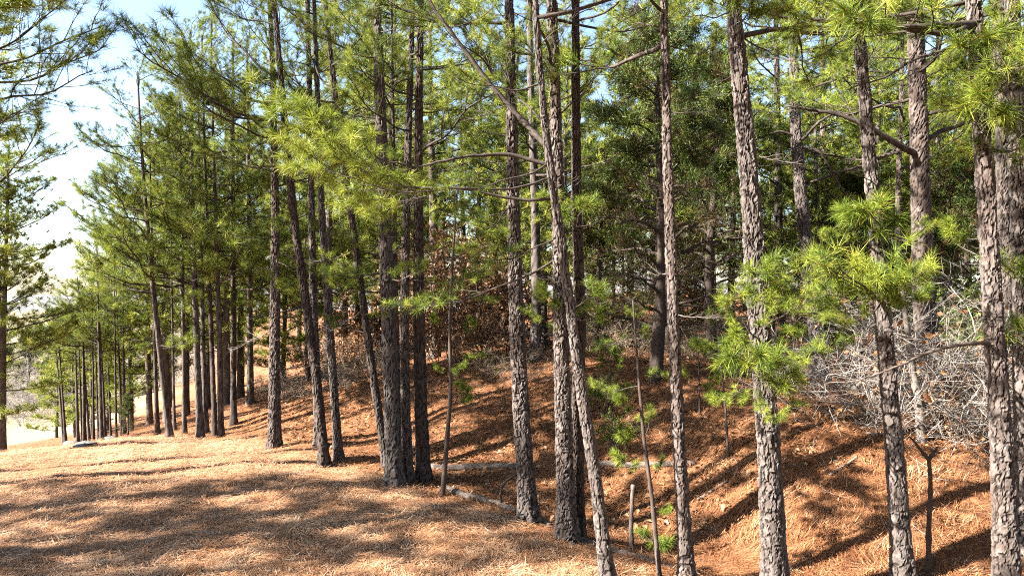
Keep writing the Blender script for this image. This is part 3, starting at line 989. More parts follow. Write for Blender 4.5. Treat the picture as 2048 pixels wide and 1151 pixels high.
# a few long boughs of the row seen against the sky
for k_, kd, s_, e_, dd_ in [('c', 'open', (290, 420), (150, 390), 0), ('c', 'big', (282, 290), (165, 290), -.3), ('c', 'big', (286, 350), (380, 300), 0), ('c', 'open', (296, 470), (180, 470), .2),
                            ('c', 'big', (278, 240), (350, 200), 0), ('d', 'big', (306, 560), (230, 520), 0), ('c', 'mid', (322, 690), (375, 690), -.5), ('c', 'mid', (320, 680), (280, 700), -.5),
                            ('Y', 'big', (378, 480), (300, 440), -.5), ('W', 'big', (430, 400), (350, 350), -.4), ('Y', 'big', (374, 300), (310, 230), 0), ('X', 'big', (412, 250), (360, 130), 0)]:
    px_branch(k_, kd, s_, e_, dd_)


# ------------------------------------------------------------------ pines of the wood behind: shared whole trees
def whole_pine(Ht, seed, live=0.30, Lmax=2.6, nb=34, nn=24, nw=0.016):
    rng = np.random.default_rng(seed)
    line = np.stack([0.10 * np.sin(np.linspace(0, 3, 8) + seed) * np.linspace(0, 1, 8) * 2, 0.1 * np.cos(np.linspace(0, 2.4, 8) + seed) * np.linspace(0, 1, 8) * 2, np.linspace(-0.6, Ht, 8)], 1)
    L = smooth_line(line)
    tm = MB()
    z = (L[:, 2].clip(0)) / Ht
    tm.tube(L, (0.0115 * Ht + 0.02) * (1 - 0.85 * z ** 1.05) * (1 + 0.25 * np.exp(-L[:, 2].clip(0) / 0.3)), 10)
    wood, leaf = MB(), MB()
    pos, dirs = [], []
    az = rng.random() * 6
    for i in range(nb):
        f = (i + rng.random()) / nb
        z = Ht * (live + (0.98 - live) * f)
        az += 2.4 + rng.normal(0, 0.4)
        e = rng.uniform(-0.1, 0.35) + 0.5 * f * f
        l = Lmax * (1 - 0.72 * f ** 1.3) * rng.uniform(0.65, 1.15) * (0.75 + 0.5 * min(1, f * 3))
        p0 = np.array([np.interp(z, L[:, 2], L[:, 0]), np.interp(z, L[:, 2], L[:, 1]), z])
        d = np.array([math.cos(az) * math.cos(e), math.sin(az) * math.cos(e), math.sin(e)])
        s = np.linspace(0, 1, 6)[:, None]
        ln = p0 + d * l * s + np.array([0, 0, 1]) * l * 0.14 * s ** 2 + rng.normal(0, 0.03, (6, 3)) * s
        wood.tube(ln, np.linspace(0.008 * l + 0.008, 0.004, 6), 4, cap=False)
        nt_ = int(12 + l * 13)
        u = 0.25 + 0.75 * rng.random(nt_) ** 0.7
        w_ = l * (0.10 + 0.32 * (1 - u) + 0.10) * rng.normal(0, 1, nt_)
        side = np.array([-d[1], d[0], 0])
        q = np.stack([np.interp(u, s[:, 0], ln[:, c]) for c in range(3)], 1) + side * w_[:, None] * 0.8 + np.array([0, 0, 1]) * (np.abs(rng.normal(0, 0.07 * l, nt_)) + 0.02)[:, None]
        dd = d * 0.8 + side * np.sign(w_)[:, None] * 0.6 + np.array([0, 0, 0.5]) + rng.normal(0, 0.4, (nt_, 3))
        pos.append(q)
        dirs.append(dd)
        for j in range(0, nt_, 3):
            root_ = ln[max(0, int(u[j] * 5) - 1)]
            wood.tube(np.stack([root_, (root_ + q[j]) / 2 + [0, 0, -0.03], q[j]]), [0.008, 0.006, 0.004], 3, cap=False)
    pos, dirs = np.vstack(pos), np.vstack(dirs)
    tufts(leaf, pos, dirs, nn, 0.22, nw, rng, tone=(0.2, 0.95), spread=(0.2, 1.8))
    return tm.mesh('trunk', BARK_FAR), wood.mesh('branches', TWIG), leaf.mesh('crown', NEEDLE_FAR, False)


WHOLE = [whole_pine(11.5, 1, 0.30), whole_pine(12.5, 2, 0.34, 2.8, 36), whole_pine(10.5, 3, 0.22, 2.6, 34), whole_pine(9.0, 4, 0.16, 2.3, 32), whole_pine(13.0, 5, 0.4, 2.8, 34), whole_pine(7.0, 6, 0.08, 2.0, 28), whole_pine(11.5, 7, 0.36, 1.7, 34, 30, 0.016), whole_pine(12.0, 8, 0.56, 1.5, 24, 28, 0.016)]


def plant_pine(k, x, y, s, rz, label, group, name='pine_tree'):
    z = gz(x, y)
    r = thing(name, label, 'pine tree', (x, y, z - 0.05), group)
    r.rotation_euler = (0, 0, rz)
    r.scale = (s, s, s)
    tr, br, cr = WHOLE[k]
    link('trunk', tr, r)
    c = link('crown', cr, r)
    link('branches', br, c)
    return r


fr = random.Random(21)
far_lab = 'pine of the dense stand behind the needle covered bank'
placed = [tuple(T['base'][:2]) for T in TREES.values()]


def ok(x, y, gap):
    return all((x - a) ** 2 + (y - b) ** 2 > gap * gap for a, b in placed)


n_far = 0
FARP, YOUNG = [], []
tries = 0
while n_far < 74 and tries < 6000:
    tries += 1
    y = 18.5 + 42 * fr.random() ** 1.35
    u = fr.uniform(330, 2250)
    x = (u - CU) / F * y
    if u < 520 and y < 24:
        continue
    if u < 430 and y > 34:
        continue
    if u > 1450 and y > 26 and fr.random() < 0.4:
        continue
    gap = 1.9 if y < 30 else 2.3
    if not ok(x, y, gap):
        continue
    placed.append((x, y))
    k = fr.choice([0, 1, 2, 3, 4, 0, 2, 3, 5])
    FARP.append((u, y, plant_pine(k, x, y, fr.uniform(0.85, 1.12), fr.random() * 6.28, far_lab, 'pines of the stand behind the bank')))
    n_far += 1
# low crowned pines that close the view between the trunks
low_n = 0
while low_n < 27:
    y = 17.8 + 9 * fr.random()
    u = fr.uniform(545, 2080)
    x = (u - CU) / F * y
    if not ok(x, y, 1.25) or (560 < u < 1030 and y < 23.5):
        continue
    placed.append((x, y))
    YOUNG.append((u, y, plant_pine(fr.choice([3, 5, 5, 2]), x, y, fr.uniform(0.75, 1.1), fr.random() * 6.28, 'young pine with a low crown on the bank', 'young pines on the bank')))
    low_n += 1
# young full crowned pines between the clump and the mound, and behind the clump
for u, d, k, s in [(150, 25.5, 5, 0.66), (185, 24.5, 5, 0.74), (215, 26, 5, 0.85), (262, 24, 3, 0.72), (112, 27, 5, 0.6), (300, 23.5, 3, 0.9), (335, 22, 2, 0.85), (372, 23, 2, 0.9), (415, 25, 2, 0.9),
                   (455, 22.5, 2, 0.95), (482, 26, 0, 0.9), (240, 29, 5, 0.75)]:
    x = (u - CU) / F * d
    plant_pine(k, x, d, s, fr.random() * 6.28, 'bushy young pine with a low crown at the edge of the pale field', 'young pines at the field edge')
# pines at the left across the track, partly out of the picture; they throw the long shadows
edge_lab = 'tall pine across the track, on the side away from the ditch'
for x, y, k, s in [(-12.75, 17.3, 0, 0.68), (-13.0, 17.6, 3, 0.8), (-13.9, 17.0, 0, 0.7), (-6.5, 8.1, 7, 0.95), (-8.6, 9.7, 7, 0.95), (-10.2, 10.9, 7, 0.95), 
                   (-11.1, 13.6, 7, 0.9), (-14.8, 6.0, 6, 1.0), (-16.5, 7.4, 6, 1.05), (-15.5, 4.4, 0, 1.0), (-5.6, 2.6, 7, 0.95)]:
    plant_pine(k, x, y, s, fr.random() * 6.28, edge_lab, 'pines across the track')


for x, y, k, s in [(7.5, -2.5, 1, 0.95), (8.6, 2.5, 4, 0.9), (11, 5.5, 2, 0.9), (12.5, 0.5, 1, 1.0), (6, -8, 2, 1.0), (13, 9, 0, 1.0), (15.5, 4, 3, 1.0), (4.6, -1.5, 4, 0.95), (3.0, -5.5, 2, 1.0), (9.8, -6.0, 0, 1.0), (5.6, 1.6, 4, 0.95), (0.2, -7.5, 2, 1.0), (-1.6, -2.4, 4, 0.95), (1.9, -2.6, 4, 1.0), (-3.6, -4.8, 4, 1.0), (-5.5, -7.0, 1, 1.0)]:  # out of view, added behind and beside the camera to block sky light
    plant_pine(k, x, y, s, fr.random() * 6.28, 'unseen tall pine added to block sky light, near end of the ditch', 'unseen pines added round the near end of the ditch')


# ------------------------------------------------------------------ cedar
def cedar_proto(Ht, seed, wide, n_l=46, low=0.10):
    rng = np.random.default_rng(seed)
    tm, wood, leaf = MB(), MB(), MB()
    z = np.linspace(-0.4, Ht, 14)
    L = np.stack([0.08 * np.sin(z * 0.9 + seed), 0.08 * np.cos(z * 0.7), z], 1)
    tm.tube(L, (0.028 * Ht + 0.02) * (1 - 0.9 * z.clip(0) / Ht) * 0.6 + 0.008, 12)
    az = 0
    V, T = [], []
    for i in range(n_l):
        f = (i + rng.random()) / n_l
        zz = Ht * (low + (0.98 - low) * f)
        az += 2.4 + rng.normal(0, 0.5)
        e = rng.uniform(0.15, 0.6) + 0.3 * f
        l = wide * (1 - 0.75 * f ** 1.2) * rng.uniform(0.6, 1.15)
        d = np.array([math.cos(az) * math.cos(e), math.sin(az) * math.cos(e), math.sin(e)])
        p0 = np.array([np.interp(zz, z, L[:, 0]), np.interp(zz, z, L[:, 1]), zz])
        s = np.linspace(0, 1, 8)[:, None]
        ln = p0 + d * l * s + np.array([0, 0, 1]) * l * (-0.28 * s ** 2) + rng.normal(0, 0.035 * l, (8, 3)) * s
        wood.tube(ln, np.linspace(0.014 * l + 0.008, 0.004, 8), 5, cap=False)
        nb = int(14 + 12 * l)
        for j in range(nb):
            u = rng.uniform(0.2, 1)
            q = np.array([np.interp(u, s[:, 0], ln[:, c]) for c in range(3)])
            b = d * 0.6 + rng.normal(0, 0.75, 3)
            b /= np.linalg.norm(b)
            ll = rng.uniform(0.15, 0.5)
            e2 = q + b * ll + [0, 0, -0.06]
            wood.tube(np.stack([q, (q + e2) / 2 + rng.normal(0, 0.02, 3), e2]), [0.006, 0.004, 0.002], 3, cap=False)
            low_ = f < 0.42
            n = (46 if u > 0.3 else 10) if not low_ else (9 if u > 0.6 else 3)
            c0 = q + (e2 - q) * rng.random((n, 1)) ** 0.6 + rng.normal(0, 0.055, (n, 3))
            dirn = b + rng.normal(0, 0.6, (n, 3)) + [0, 0, 0.15]
            dirn /= np.linalg.norm(dirn, axis=1, keepdims=True)
            sd_ = np.cross(dirn, rng.normal(size=(n, 3)))
            sd_ /= np.linalg.norm(sd_, axis=1, keepdims=True)
            ln_ = rng.uniform(0.07, 0.16, (n, 1))
            V.append(np.stack([c0 - sd_ * 0.0085, c0 + sd_ * 0.0085, c0 + dirn * ln_], 1).reshape(-1, 3))
            base_t = rng.uniform(0.25, 0.95) if rng.random() > (0.6 if low_ else 0.35 if u < 0.6 else 0.12) else 0.05
            T.append(np.repeat(np.clip(base_t + rng.normal(0, 0.06, n), 0, 1), 3))
    V, T = np.vstack(V), np.concatenate(T)
    leaf.add(V, np.arange(len(V)).reshape(-1, 3), T)
    return tm.mesh('trunk', CEDAR_BARK), wood.mesh('limbs', CEDAR_BARK), leaf.mesh('foliage', CEDAR, False)


CED = [cedar_proto(7.6, 31, 2.6, 54, 0.12), cedar_proto(4.6, 32, 1.5, 36, 0.08)]


def plant_cedar(k, u, d, s, rz, label, group=None):
    x = (u - CU) / F * d
    r = thing('cedar_tree', label, 'cedar tree', (x, d, gz(x, d)), group)
    r.rotation_euler = (0, 0, rz)
    r.scale = (s, s, s)
    link('trunk', CED[k][0], r)
    c = link('limbs', CED[k][1], r)
    link('foliage', CED[k][2], c)


plant_cedar(0, 1318, 14.2, 1.0, 0.4, 'dark cedar with bare crooked lower limbs on the crest of the bank')
plant_cedar(0, 1425, 16.8, 1.0, 2.4, 'tall green cedar behind the stout flaking pine', None)
plant_cedar(1, 1200, 17.5, 1.1, 1.4, 'small cedar growing behind the bright sunlit pine', None)
plant_cedar(1, 1935, 17.0, 1.15, 4.0, 'cedar in the sun beyond the thick old pine', None)
plant_cedar(1, 1700, 18.5, 1.1, 5.0, 'cedar filling the gap beyond the gnarled black limbs', None)


# ------------------------------------------------------------------ brush and leafy shrubs
def brush_proto(name, seed, n_stem, ht, spread, mat, leaves=0, leaf_mat_=None, lsize=0.045, rad=0.0075, depth=3):
    rng = np.random.default_rng(seed)
    tw, lf = MB(), MB()
    ends = []

    def grow(p, d, l, r, lev):
        m = 5
        s = np.linspace(0, 1, m)[:, None]
        bend = rng.normal(0, 0.22, 3)
        ln = p + d * l * s + bend * l * s ** 2 * 0.6 + rng.normal(0, 0.02 * l, (m, 3)) * s
        tw.tube(ln, np.linspace(r, r * 0.45 + 0.001, m), 4 if lev < 2 else 3, cap=False)
        for q in ln[2:]:
            ends.append((q, d))
        if lev < depth:
            for j in range(rng.integers(3, 6)):
                u = rng.uniform(0.3, 1)
                q = np.array([np.interp(u, s[:, 0], ln[:, c]) for c in range(3)])
                nd = d + rng.normal(0, 0.8, 3)
                nd /= np.linalg.norm(nd)
                grow(q, nd, l * rng.uniform(0.4, 0.7), r * 0.55, lev + 1)
    for i in range(n_stem):
        a = rng.random() * 6.28
        d = np.array([math.cos(a) * spread, math.sin(a) * spread, 1]) * rng.uniform(0.7, 1.1)
        d /= np.linalg.norm(d)
        p = np.array([math.cos(a), math.sin(a), 0]) * rng.uniform(0, 0.18) * spread
        p[2] = -0.12
        grow(p, d, ht * rng.uniform(0.45, 0.7), rad, 0)
    l_me = None
    if leaves:
        idx = rng.integers(0, len(ends), leaves)
        P = np.array([ends[i][0] for i in idx]) + rng.normal(0, 0.03, (leaves, 3))
        a = rng.normal(size=(leaves, 3))
        a /= np.linalg.norm(a, axis=1, keepdims=True)
        b = np.cross(a, rng.normal(size=(leaves, 3)))
        b /= np.linalg.norm(b, axis=1, keepdims=True)
        sz = lsize * rng.uniform(0.7, 1.4, (leaves, 1))
        c = np.cross(a, b)
        v = np.stack([P, P + a * sz * .5 + b * sz * 0.32 + c * sz * .1, P + a * sz, P + a * sz * .5 - b * sz * 0.32 + c * sz * .1], 1).reshape(-1, 3)
        o = np.arange(leaves)[:, None] * 4
        lf.add(v, np.concatenate([o + np.array([[0, 1, 2]]), o + np.array([[0, 2, 3]])]), np.repeat(rng.random(leaves), 4))
        l_me = lf.mesh('leaves', leaf_mat_, False)
    return tw.mesh('twigs', mat), l_me


BR = {
    'grey': [brush_proto('b', 41, 8, 1.7, 0.9, BRUSH, 90, OAK, 0.07), brush_proto('b', 42, 7, 1.9, 1.4, BRUSH, 60, OAK, 0.07)],
    'bare': [brush_proto('b', 51, 7, 1.7, 0.6, BRUSH), brush_proto('b', 52, 6, 1.9, 0.8, BRUSH)],
    'low': [brush_proto('b', 43, 13, 1.0, 0.9, BRUSH_BROWN, 0, None), brush_proto('b', 44, 13, 1.1, 1.1, BRUSH_BROWN, 220, BROADLEAF, 0.035)],
    'oak': [brush_proto('b', 45, 4, 3.4, 0.45, BRUSH_BROWN, 1900, OAK, 0.085, 0.022), brush_proto('b', 46, 5, 2.6, 0.6, BRUSH_BROWN, 1500, OAK, 0.08, 0.018)],
    'green': [brush_proto('b', 47, 6, 2.2, 0.6, BRUSH_BROWN, 2600, BROADLEAF, 0.06, 0.014)],
}


def plant_brush(kind, k, u, d, s, label, cat, group, rz=None, name='bare_bush', lift=0.0):
    x = (u - CU) / F * d
    r = thing(name, label, cat, (x, d, gz(x, d) + lift), group)
    r.rotation_euler = (0, 0, fr.random() * 6.28 if rz is None else rz)
    r.scale = (s, s, s)
    t, l = BR[kind][k]
    w = link('twigs', t, r)
    if l is not None:
        link('leaves', l, w)
    return r


# grey brush pile at the right
for u, d, s in [(1850, 10.8, 2.1), (1920, 11.0, 2.1), (1790, 11.2, 1.9), (1760, 10.4, 1.4), (1830, 10.6, 1.4), (1900, 10.9, 1.45), (1955, 10.7, 1.25), (1690, 11.4, 0.95), (1870, 9.9, 0.9), (1930, 9.7, 0.8), (1800, 11.6, 1.5), (1730, 12.6, 1.1), (1880, 11.2, 1.55), (1790, 10.0, 0.9), (1600, 13.0, 0.9)]:
    plant_brush('grey', fr.randrange(2), u, d, s, 'tangle of bare pale grey twigs in the brush pile under the thick old pine', 'bush', 'bare bushes of the brush pile')
for u, d, s in [(1925, 10.2, 0.5), (1975, 10.4, 0.55)]:
    plant_brush('oak', 1, u, d, s, 'low shrub with russet dead leaves in the brush pile', 'shrub', 'russet shrubs in the brush pile', name='dry_leaf_shrub')
# low bushes along the crest
for u in list(range(540, 780, 24)):
    plant_brush('low', fr.randrange(2), u + fr.uniform(-8, 8), 18.2 + fr.uniform(-0.3, 1.6), fr.uniform(0.75, 1.15), 'low grey brown bush on the crest of the bank, left of the oaks', 'bush', 'low bushes on the crest')
for u in (1000, 1110, 1180, 1250, 1370, 1410, 1500, 1560):
    plant_brush('low', fr.randrange(2), u, 16.3 + fr.uniform(-0.8, 1.5), fr.uniform(0.7, 1.2), 'low bush among dry leaves behind the cedar limbs', 'bush', 'low bushes round the cedar')
for u, d, s in [(880, 18.0, 0.95), (925, 17.6, 1.0), (975, 17.8, 0.95), (900, 18.8, 1.15), (955, 19.2, 1.2), (1000, 17.2, 0.8), (700, 20.5, 0.8), (1010, 20, 1.0), (860, 21.5, 1.1), (940, 22, 1.15), (690, 24, 0.9), (1110, 20.5, 0.95), (1230, 19.5, 0.9), (1390, 19.5, 0.85), (730, 27, 1.1), (620, 26, 0.8), (1490, 18.5, 0.7)]:
    plant_brush('oak', fr.randrange(2), u, d, s, 'scrub oak holding russet dead leaves on top of the bank', 'oak tree', 'russet scrub oaks on the bank', name='scrub_oak')
for u, d, s in [(1960, 13.5, 1.0), (1905, 15.5, 1.25), (1990, 16, 1.4), (1215, 12.2, 0.42), (1190, 13.4, 0.5)]:
    plant_brush('green', 0, u, d, s, 'yellow green leafy shrub lit by the sun', 'shrub', 'yellow green shrubs', name='leafy_shrub')
# far field edge: pale brush and leafless trees
for u in list(range(-60, 150, 22)):
    plant_brush('bare', fr.randrange(2), u, 46 + fr.uniform(-2, 4), fr.uniform(1.9, 2.6), 'pale leafless thicket at the far edge of the field', 'bush', 'leafless thickets beyond the field')
for u in list(range(20, 420, 26)):
    plant_brush('bare', fr.randrange(2), u + fr.uniform(-9, 9), 56 + fr.uniform(-4, 8), fr.uniform(2.6, 4.2), 'leafless winter tree on the far side of the pale field', 'tree', 'winter trees beyond the field', name='winter_tree')
for u, d, s in [(120, 50, 1.2), (150, 52, 1.0), (60, 58, 1.3), (215, 60, 1.2), (330, 52, 0.8), (0, 56, 1.4), (-50, 58, 1.5)]:
    plant_cedar(1, u, d, s, fr.random() * 6, 'dark round evergreen beyond the pale field', 'evergreens beyond the field')
plant_cedar(1, 256, 20.0, 0.26, 1.0, 'tiny green cedar seedling at the foot of the thin pine clump')


# ------------------------------------------------------------------ saplings, stub, snag, logs, sticks
def sapling(poly, d, r, label, sprays, grey=False):
    base = px(poly[0][0], poly[0][1], d)
    base[2] = gz(base[0], base[1])
    P = [px(u, v, d) - base for u, v in poly]
    P[0][2] = -0.15
    L = smooth_line(P, 40)
    mb = MB()
    mb.tube(L, np.linspace(r, r * 0.3, 40) * (1 + 0.06 * RNG.normal(size=40)), 9, t=RNG.random(9 * 40 + 2))
    root = thing('pine_sapling', label, 'sapling', base, 'pine saplings')
    link('trunk', mb.mesh('trunk', BARK_DARK), root)
    for kd, v0, e, dd in sprays:
        z = H - (v0 - CV) / F * d - base[2]
        s = np.array([np.interp(z, L[:, 2], L[:, i]) for i in range(3)])
        add_branch(root, kd, s, px(e[0], e[1], d + dd) - base, thick=1.0)
    return root


sapling([(1322, 1162), (1305, 1000), (1288, 880), (1278, 760), (1270, 660), (1266, 600)], 7.7, 0.032, 'thin pine sapling with dark stem and sparse tufts near the cut stub',
        [('spray', 900, (1240, 880), -.2), ('spray', 880, (1300, 830), .2), ('spray', 1010, (1335, 1030), -.2), ('spray', 960, (1330, 930), .1), ('spray', 930, (1235, 935), .3),
         ('mid', 770, (1190, 780), .3), ('mid', 740, (1350, 760), .4), ('spray', 820, (1230, 810), -.1), ('spray', 690, (1300, 660), 0), ('mid', 660, (1210, 700), .5), ('spray', 1060, (1300, 1100), .4)])
sapling([(884, 978), (893, 890), (902, 780), (899, 640), (905, 520), (912, 420), (914, 380)], 11.0, 0.044, 'slender young pine with tufted stem beside the tight clump of trunks',
        [('spray', 640, (940, 655), -.2), ('spray', 650, (860, 640), .1), ('mid', 560, (980, 610), .1), ('spray', 750, (930, 740), -.2), ('spray', 740, (870, 740), -.1), ('spray', 800, (935, 800), .2),
         ('spray', 820, (925, 780), .4), ('mid', 480, (860, 440), -.2), ('mid', 460, (960, 430), 0), ('mid', 430, (905, 350), 0), ('spray', 520, (940, 500), -.3), ('mid', 700, (960, 720), .4)])
sapling([(1458, 868), (1450, 800), (1440, 720), (1434, 650), (1432, 620)], 10.8, 0.022, 'short leafy pine sapling on the slope left of the stout flaking pine',
        [('spray', 800, (1490, 790), -.1), ('spray', 790, (1410, 780), 0), ('spray', 730, (1470, 690), 0), ('spray', 720, (1400, 700), -.2), ('spray', 680, (1440, 620), 0), ('spray', 760, (1450, 740), -.4)])
sapling([(1400, 800), (1398, 740), (1396, 690)], 12.6, 0.02, 'small bushy pine seedling under the dark cedar',
        [('spray', 770, (1440, 760), -.1), ('spray', 760, (1360, 750), 0), ('spray', 730, (1420, 690), 0), ('spray', 720, (1375, 690), .1)])
sapling([(1225, 850), (1222, 780), (1220, 720)], 12.4, 0.022, 'small dark pine seedling beneath the lowest cedar limbs',
        [('spray', 800, (1265, 780), -.1), ('spray', 800, (1180, 790), 0), ('spray', 750, (1245, 720), 0), ('spray', 745, (1195, 720), .1), ('spray', 760, (1222, 690), -.2)])


def stick(name, label, cat, pts, r0, r1, mat, group=None, sides=7, wob=0.006, settle=None, n=26):
    """pts: world points; the object stands at its first point"""
    L = smooth_line(pts, n)
    if settle is not None:
        g = ground_z(L[:, 0], L[:, 1])
        L[:, 2] = g + settle
    b = L[0].copy()
    b[2] = gz(b[0], b[1])
    mb = MB()
    mb.tube(L - b + RNG.normal(0, wob, L.shape), np.linspace(r0, r1, n) * (1 + 0.07 * RNG.normal(size=n)), sides, t=RNG.random(sides * n + 2))
    o = link(name, mb.mesh(name, mat))
    o.location = b
    tag(o, label, cat, group)
    return o


def gpx(u, v, lo=4.0, hi=60.0):
    """where the ray through a pixel meets the ground"""
    ds = np.linspace(lo, hi, 1500)
    g = ground_z((u - CU) / F * ds, ds)
    z = H - (v - CV) / F * ds
    i = int(np.argmax(z < g))
    return np.array([(u - CU) / F * ds[i], ds[i], g[i]])


# cut stub
p0 = gpx(1266, 1106)
d0 = p0[1]
stub = stick('dead_stub', 'upright broken grey stub with a pale snapped top beside the thin sapling', 'stump',
             [p0 - [0, 0, 0.15], px(1262, 1050, d0), px(1264, 1010, d0), px(1266, 969, d0)], 0.034, 0.026, BARK_FAR, wob=0.004, sides=9)
# dark forked snag
p0 = gpx(1858, 1150)
d0 = min(p0[1], 7.8)
sn = thing('dead_snag', 'thin black dead snag that ends in a small fork', 'snag', (px(1858, 1160, d0)[0], d0, gz(px(1858, 1160, d0)[0], d0)))
bb = np.array(sn.location)
mb = MB()
mb.tube(smooth_line([np.array([0, 0, -0.2]), px(1857, 1060, d0) - bb, px(1862, 960, d0) - bb, px(1857, 915, d0) - bb], 24), np.linspace(0.034, 0.022, 24) * (1 + 0.1 * RNG.normal(size=24)), 8, t=0.3)
link('stem', mb.mesh('stem', TWIG), sn)
for e in ([(1857, 918), (1838, 895), (1828, 880), (1818, 872)], [(1857, 918), (1868, 905), (1876, 892)]):
    mb = MB()
    mb.tube(smooth_line([px(u, v, d0) - bb for u, v in e], 12), np.linspace(0.022, 0.009, 12), 6, t=0.3)
    link('fork', mb.mesh('fork', TWIG), sn)
# leafless small tree in the brush pile
p0 = gpx(1846, 885)
stick('dead_sapling', 'pale bare sapling trunk rising through the brush pile', 'sapling', [p0 - [0, 0, .2], px(1838, 800, p0[1]), px(1826, 740, p0[1]), px(1815, 660, p0[1]), px(1800, 560, p0[1])], 0.07, 0.03, GREY_WOOD, sides=9)

stick('fallen_log', 'long pale fallen pole lying along the lip of the ditch', 'log', [gpx(895, 982), gpx(960, 1002), gpx(1030, 1026), gpx(1100, 1058)], 0.055, 0.05, LOG_WOOD, settle=0.03, sides=10)
stick('fallen_log', 'thin half buried pole at the foot of the bright sunlit pine', 'log', [gpx(1160, 1080), gpx(1230, 1105), gpx(1310, 1130), gpx(1400, 1150)], 0.05, 0.04, LOG_WOOD, settle=0.015, sides=10)
stick('fallen_log', 'grey log lying level in the ditch behind the slender young pine', 'log', [gpx(862, 938), gpx(930, 938), gpx(1010, 936), gpx(1050, 938)], 0.068, 0.06, LOG_WOOD, settle=0.03, sides=12)
stick('fallen_log', 'grey log lying across the slope behind the thin sapling', 'log', [gpx(1190, 932), gpx(1260, 933), gpx(1330, 934), gpx(1390, 930)], 0.058, 0.042, LOG_WOOD, settle=0.025, sides=12)
stick('fallen_log', 'crumbling short log by the flared foot of the dark pine', 'log', [gpx(955, 1030), gpx(1000, 1036), gpx(1050, 1046)], 0.06, 0.05, LOG_WOOD, settle=-0.01, sides=10, wob=0.006)
p0 = gpx(1003, 1015)
stick('bent_stick', 'dark bent dead branch arching out of the ditch', 'branch', [p0 - [0, 0, .05], px(1000, 985, p0[1]), px(1008, 962, p0[1]), px(1035, 948, p0[1] + .2), px(1080, 940, p0[1] + .4)], 0.022, 0.012, TWIG)
stick('fallen_branch', 'pale straight branch lying on the sunny slope behind the stout pine', 'branch', [gpx(1660, 955), gpx(1690, 935), gpx(1715, 918)], 0.018, 0.012, GREY_WOOD, settle=0.02)
stick('fallen_branch', 'white stick lying under the edge of the brush pile', 'branch', [gpx(1732, 870), gpx(1752, 872), gpx(1772, 871)], 0.014, 0.010, BRUSH, settle=0.03)
stick('fallen_branch', 'broken pale branch beside the slim straight pine', 'branch', [gpx(1395, 1000), gpx(1425, 985), gpx(1455, 965)], 0.022, 0.016, GREY_WOOD, settle=0.015)
for i in range(70):
    u, v = fr.uniform(40, 2020), fr.uniform(905, 1120)
    if fr.random() < 0.45:
        u, v = fr.uniform(820, 1100), fr.uniform(950, 1040)
    p = gpx(u, v)
    a = fr.uniform(0, 3.14)
    l = fr.uniform(0.12, 0.4)
    q = p + np.array([math.cos(a) * l, math.sin(a) * l, 0])
    m_ = (p + q) / 2 + np.array([fr.uniform(-.05, .05), fr.uniform(-.05, .05), 0])
    for w_ in (p, m_, q):
        w_[2] = gz(w_[0], w_[1]) + 0.012
    m_[2] += fr.uniform(0.0, 0.05)
    q[2] += fr.uniform(0, 0.14)
    stick('twig', 'small dry twig lying on the pine straw', 'twig', [p, m_, q], 0.006, 0.003, BRUSH if i % 3 else TWIG, 'twigs on the pine straw', sides=5, wob=0.002, n=10)


def rock(u, v, sx, sy, sz, seed, label):
    r = np.random.default_rng(seed)
    p = gpx(u, v)
    nu, nv = 16, 10
    th, ph = np.meshgrid(np.arange(nu) * 2 * math.pi / nu, np.linspace(0.05, math.pi - 0.05, nv))
    k = 1 + 0.16 * np.sin(th * 2 + seed) * np.sin(ph * 3) + r.normal(0, 0.06, th.shape)
    sq = np.abs
    v_ = np.stack([sx * k * np.sin(ph) * np.cos(th), sy * k * np.sin(ph) * np.sin(th), sz * np.sign(np.cos(ph)) * sq(np.cos(ph)) ** 0.6 * (1 + r.normal(0, .05, th.shape))], -1).reshape(-1, 3)
    i = np.arange(nv - 1)[:, None] * nu
    j = np.arange(nu)[None]
    kk = (j + 1) % nu
    q0, q1, q2, q3 = (i + j).ravel(), (i + kk).ravel(), (i + nu + kk).ravel(), (i + nu + j).ravel()
    mb = MB()
    mb.add(v_, np.concatenate([np.stack([q0, q2, q1], 1), np.stack([q0, q3, q2], 1)]), r.random(len(v_)))
    o = link('boulder', mb.mesh('boulder', ROCK, False))
    o.location = p + [0, 0, sz * 0.1]
    tag(o, label, 'boulder', 'pale boulders at the pine clump')


rock(142, 889, 0.26, 0.22, 0.12, 1, 'broad flat pale boulder at the foot of the thin pine clump')
rock(222, 878, 0.24, 0.2, 0.09, 2, 'small pale boulder at the end of the thin pine clump nearest the mound')
rock(170, 890, 0.2, 0.2, 0.07, 3, 'low pale stone between the stems of the thin pine clump')

# ------------------------------------------------------------------ pine straw, leaf litter
rng = np.random.default_rng(77)
N = 330000
rr = 5.2 * (26 / 5.2) ** (rng.random(N) ** 0.85)
aa = rng.uniform(-0.70, 0.70, N)
sx_, sy_ = rr * np.sin(aa), rr * np.cos(aa)
ang = rng.random(N) * math.pi
ln = rng.uniform(0.10, 0.20, N)
wd = 0.0040 * np.clip(rr / 7, 0.8, 2.6)
z0 = ground_z(sx_, sy_) + rng.uniform(0.002, 0.022, N)
dx_, dy_ = np.cos(ang) * ln, np.sin(ang) * ln
z1 = ground_z(sx_ + dx_, sy_ + dy_) + rng.uniform(0.002, 0.03, N) + np.where(rng.random(N) < 0.04, rng.uniform(0, 0.08, N), 0)
nxs, nys = -np.sin(ang) * wd / 2, np.cos(ang) * wd / 2
v = np.stack([np.stack([sx_ - nxs, sy_ - nys, z0], 1), np.stack([sx_ + nxs, sy_ + nys, z0], 1), np.stack([sx_ + dx_, sy_ + dy_, z1], 1)], 1).reshape(-1, 3)
bw = bank_w(sx_, sy_)
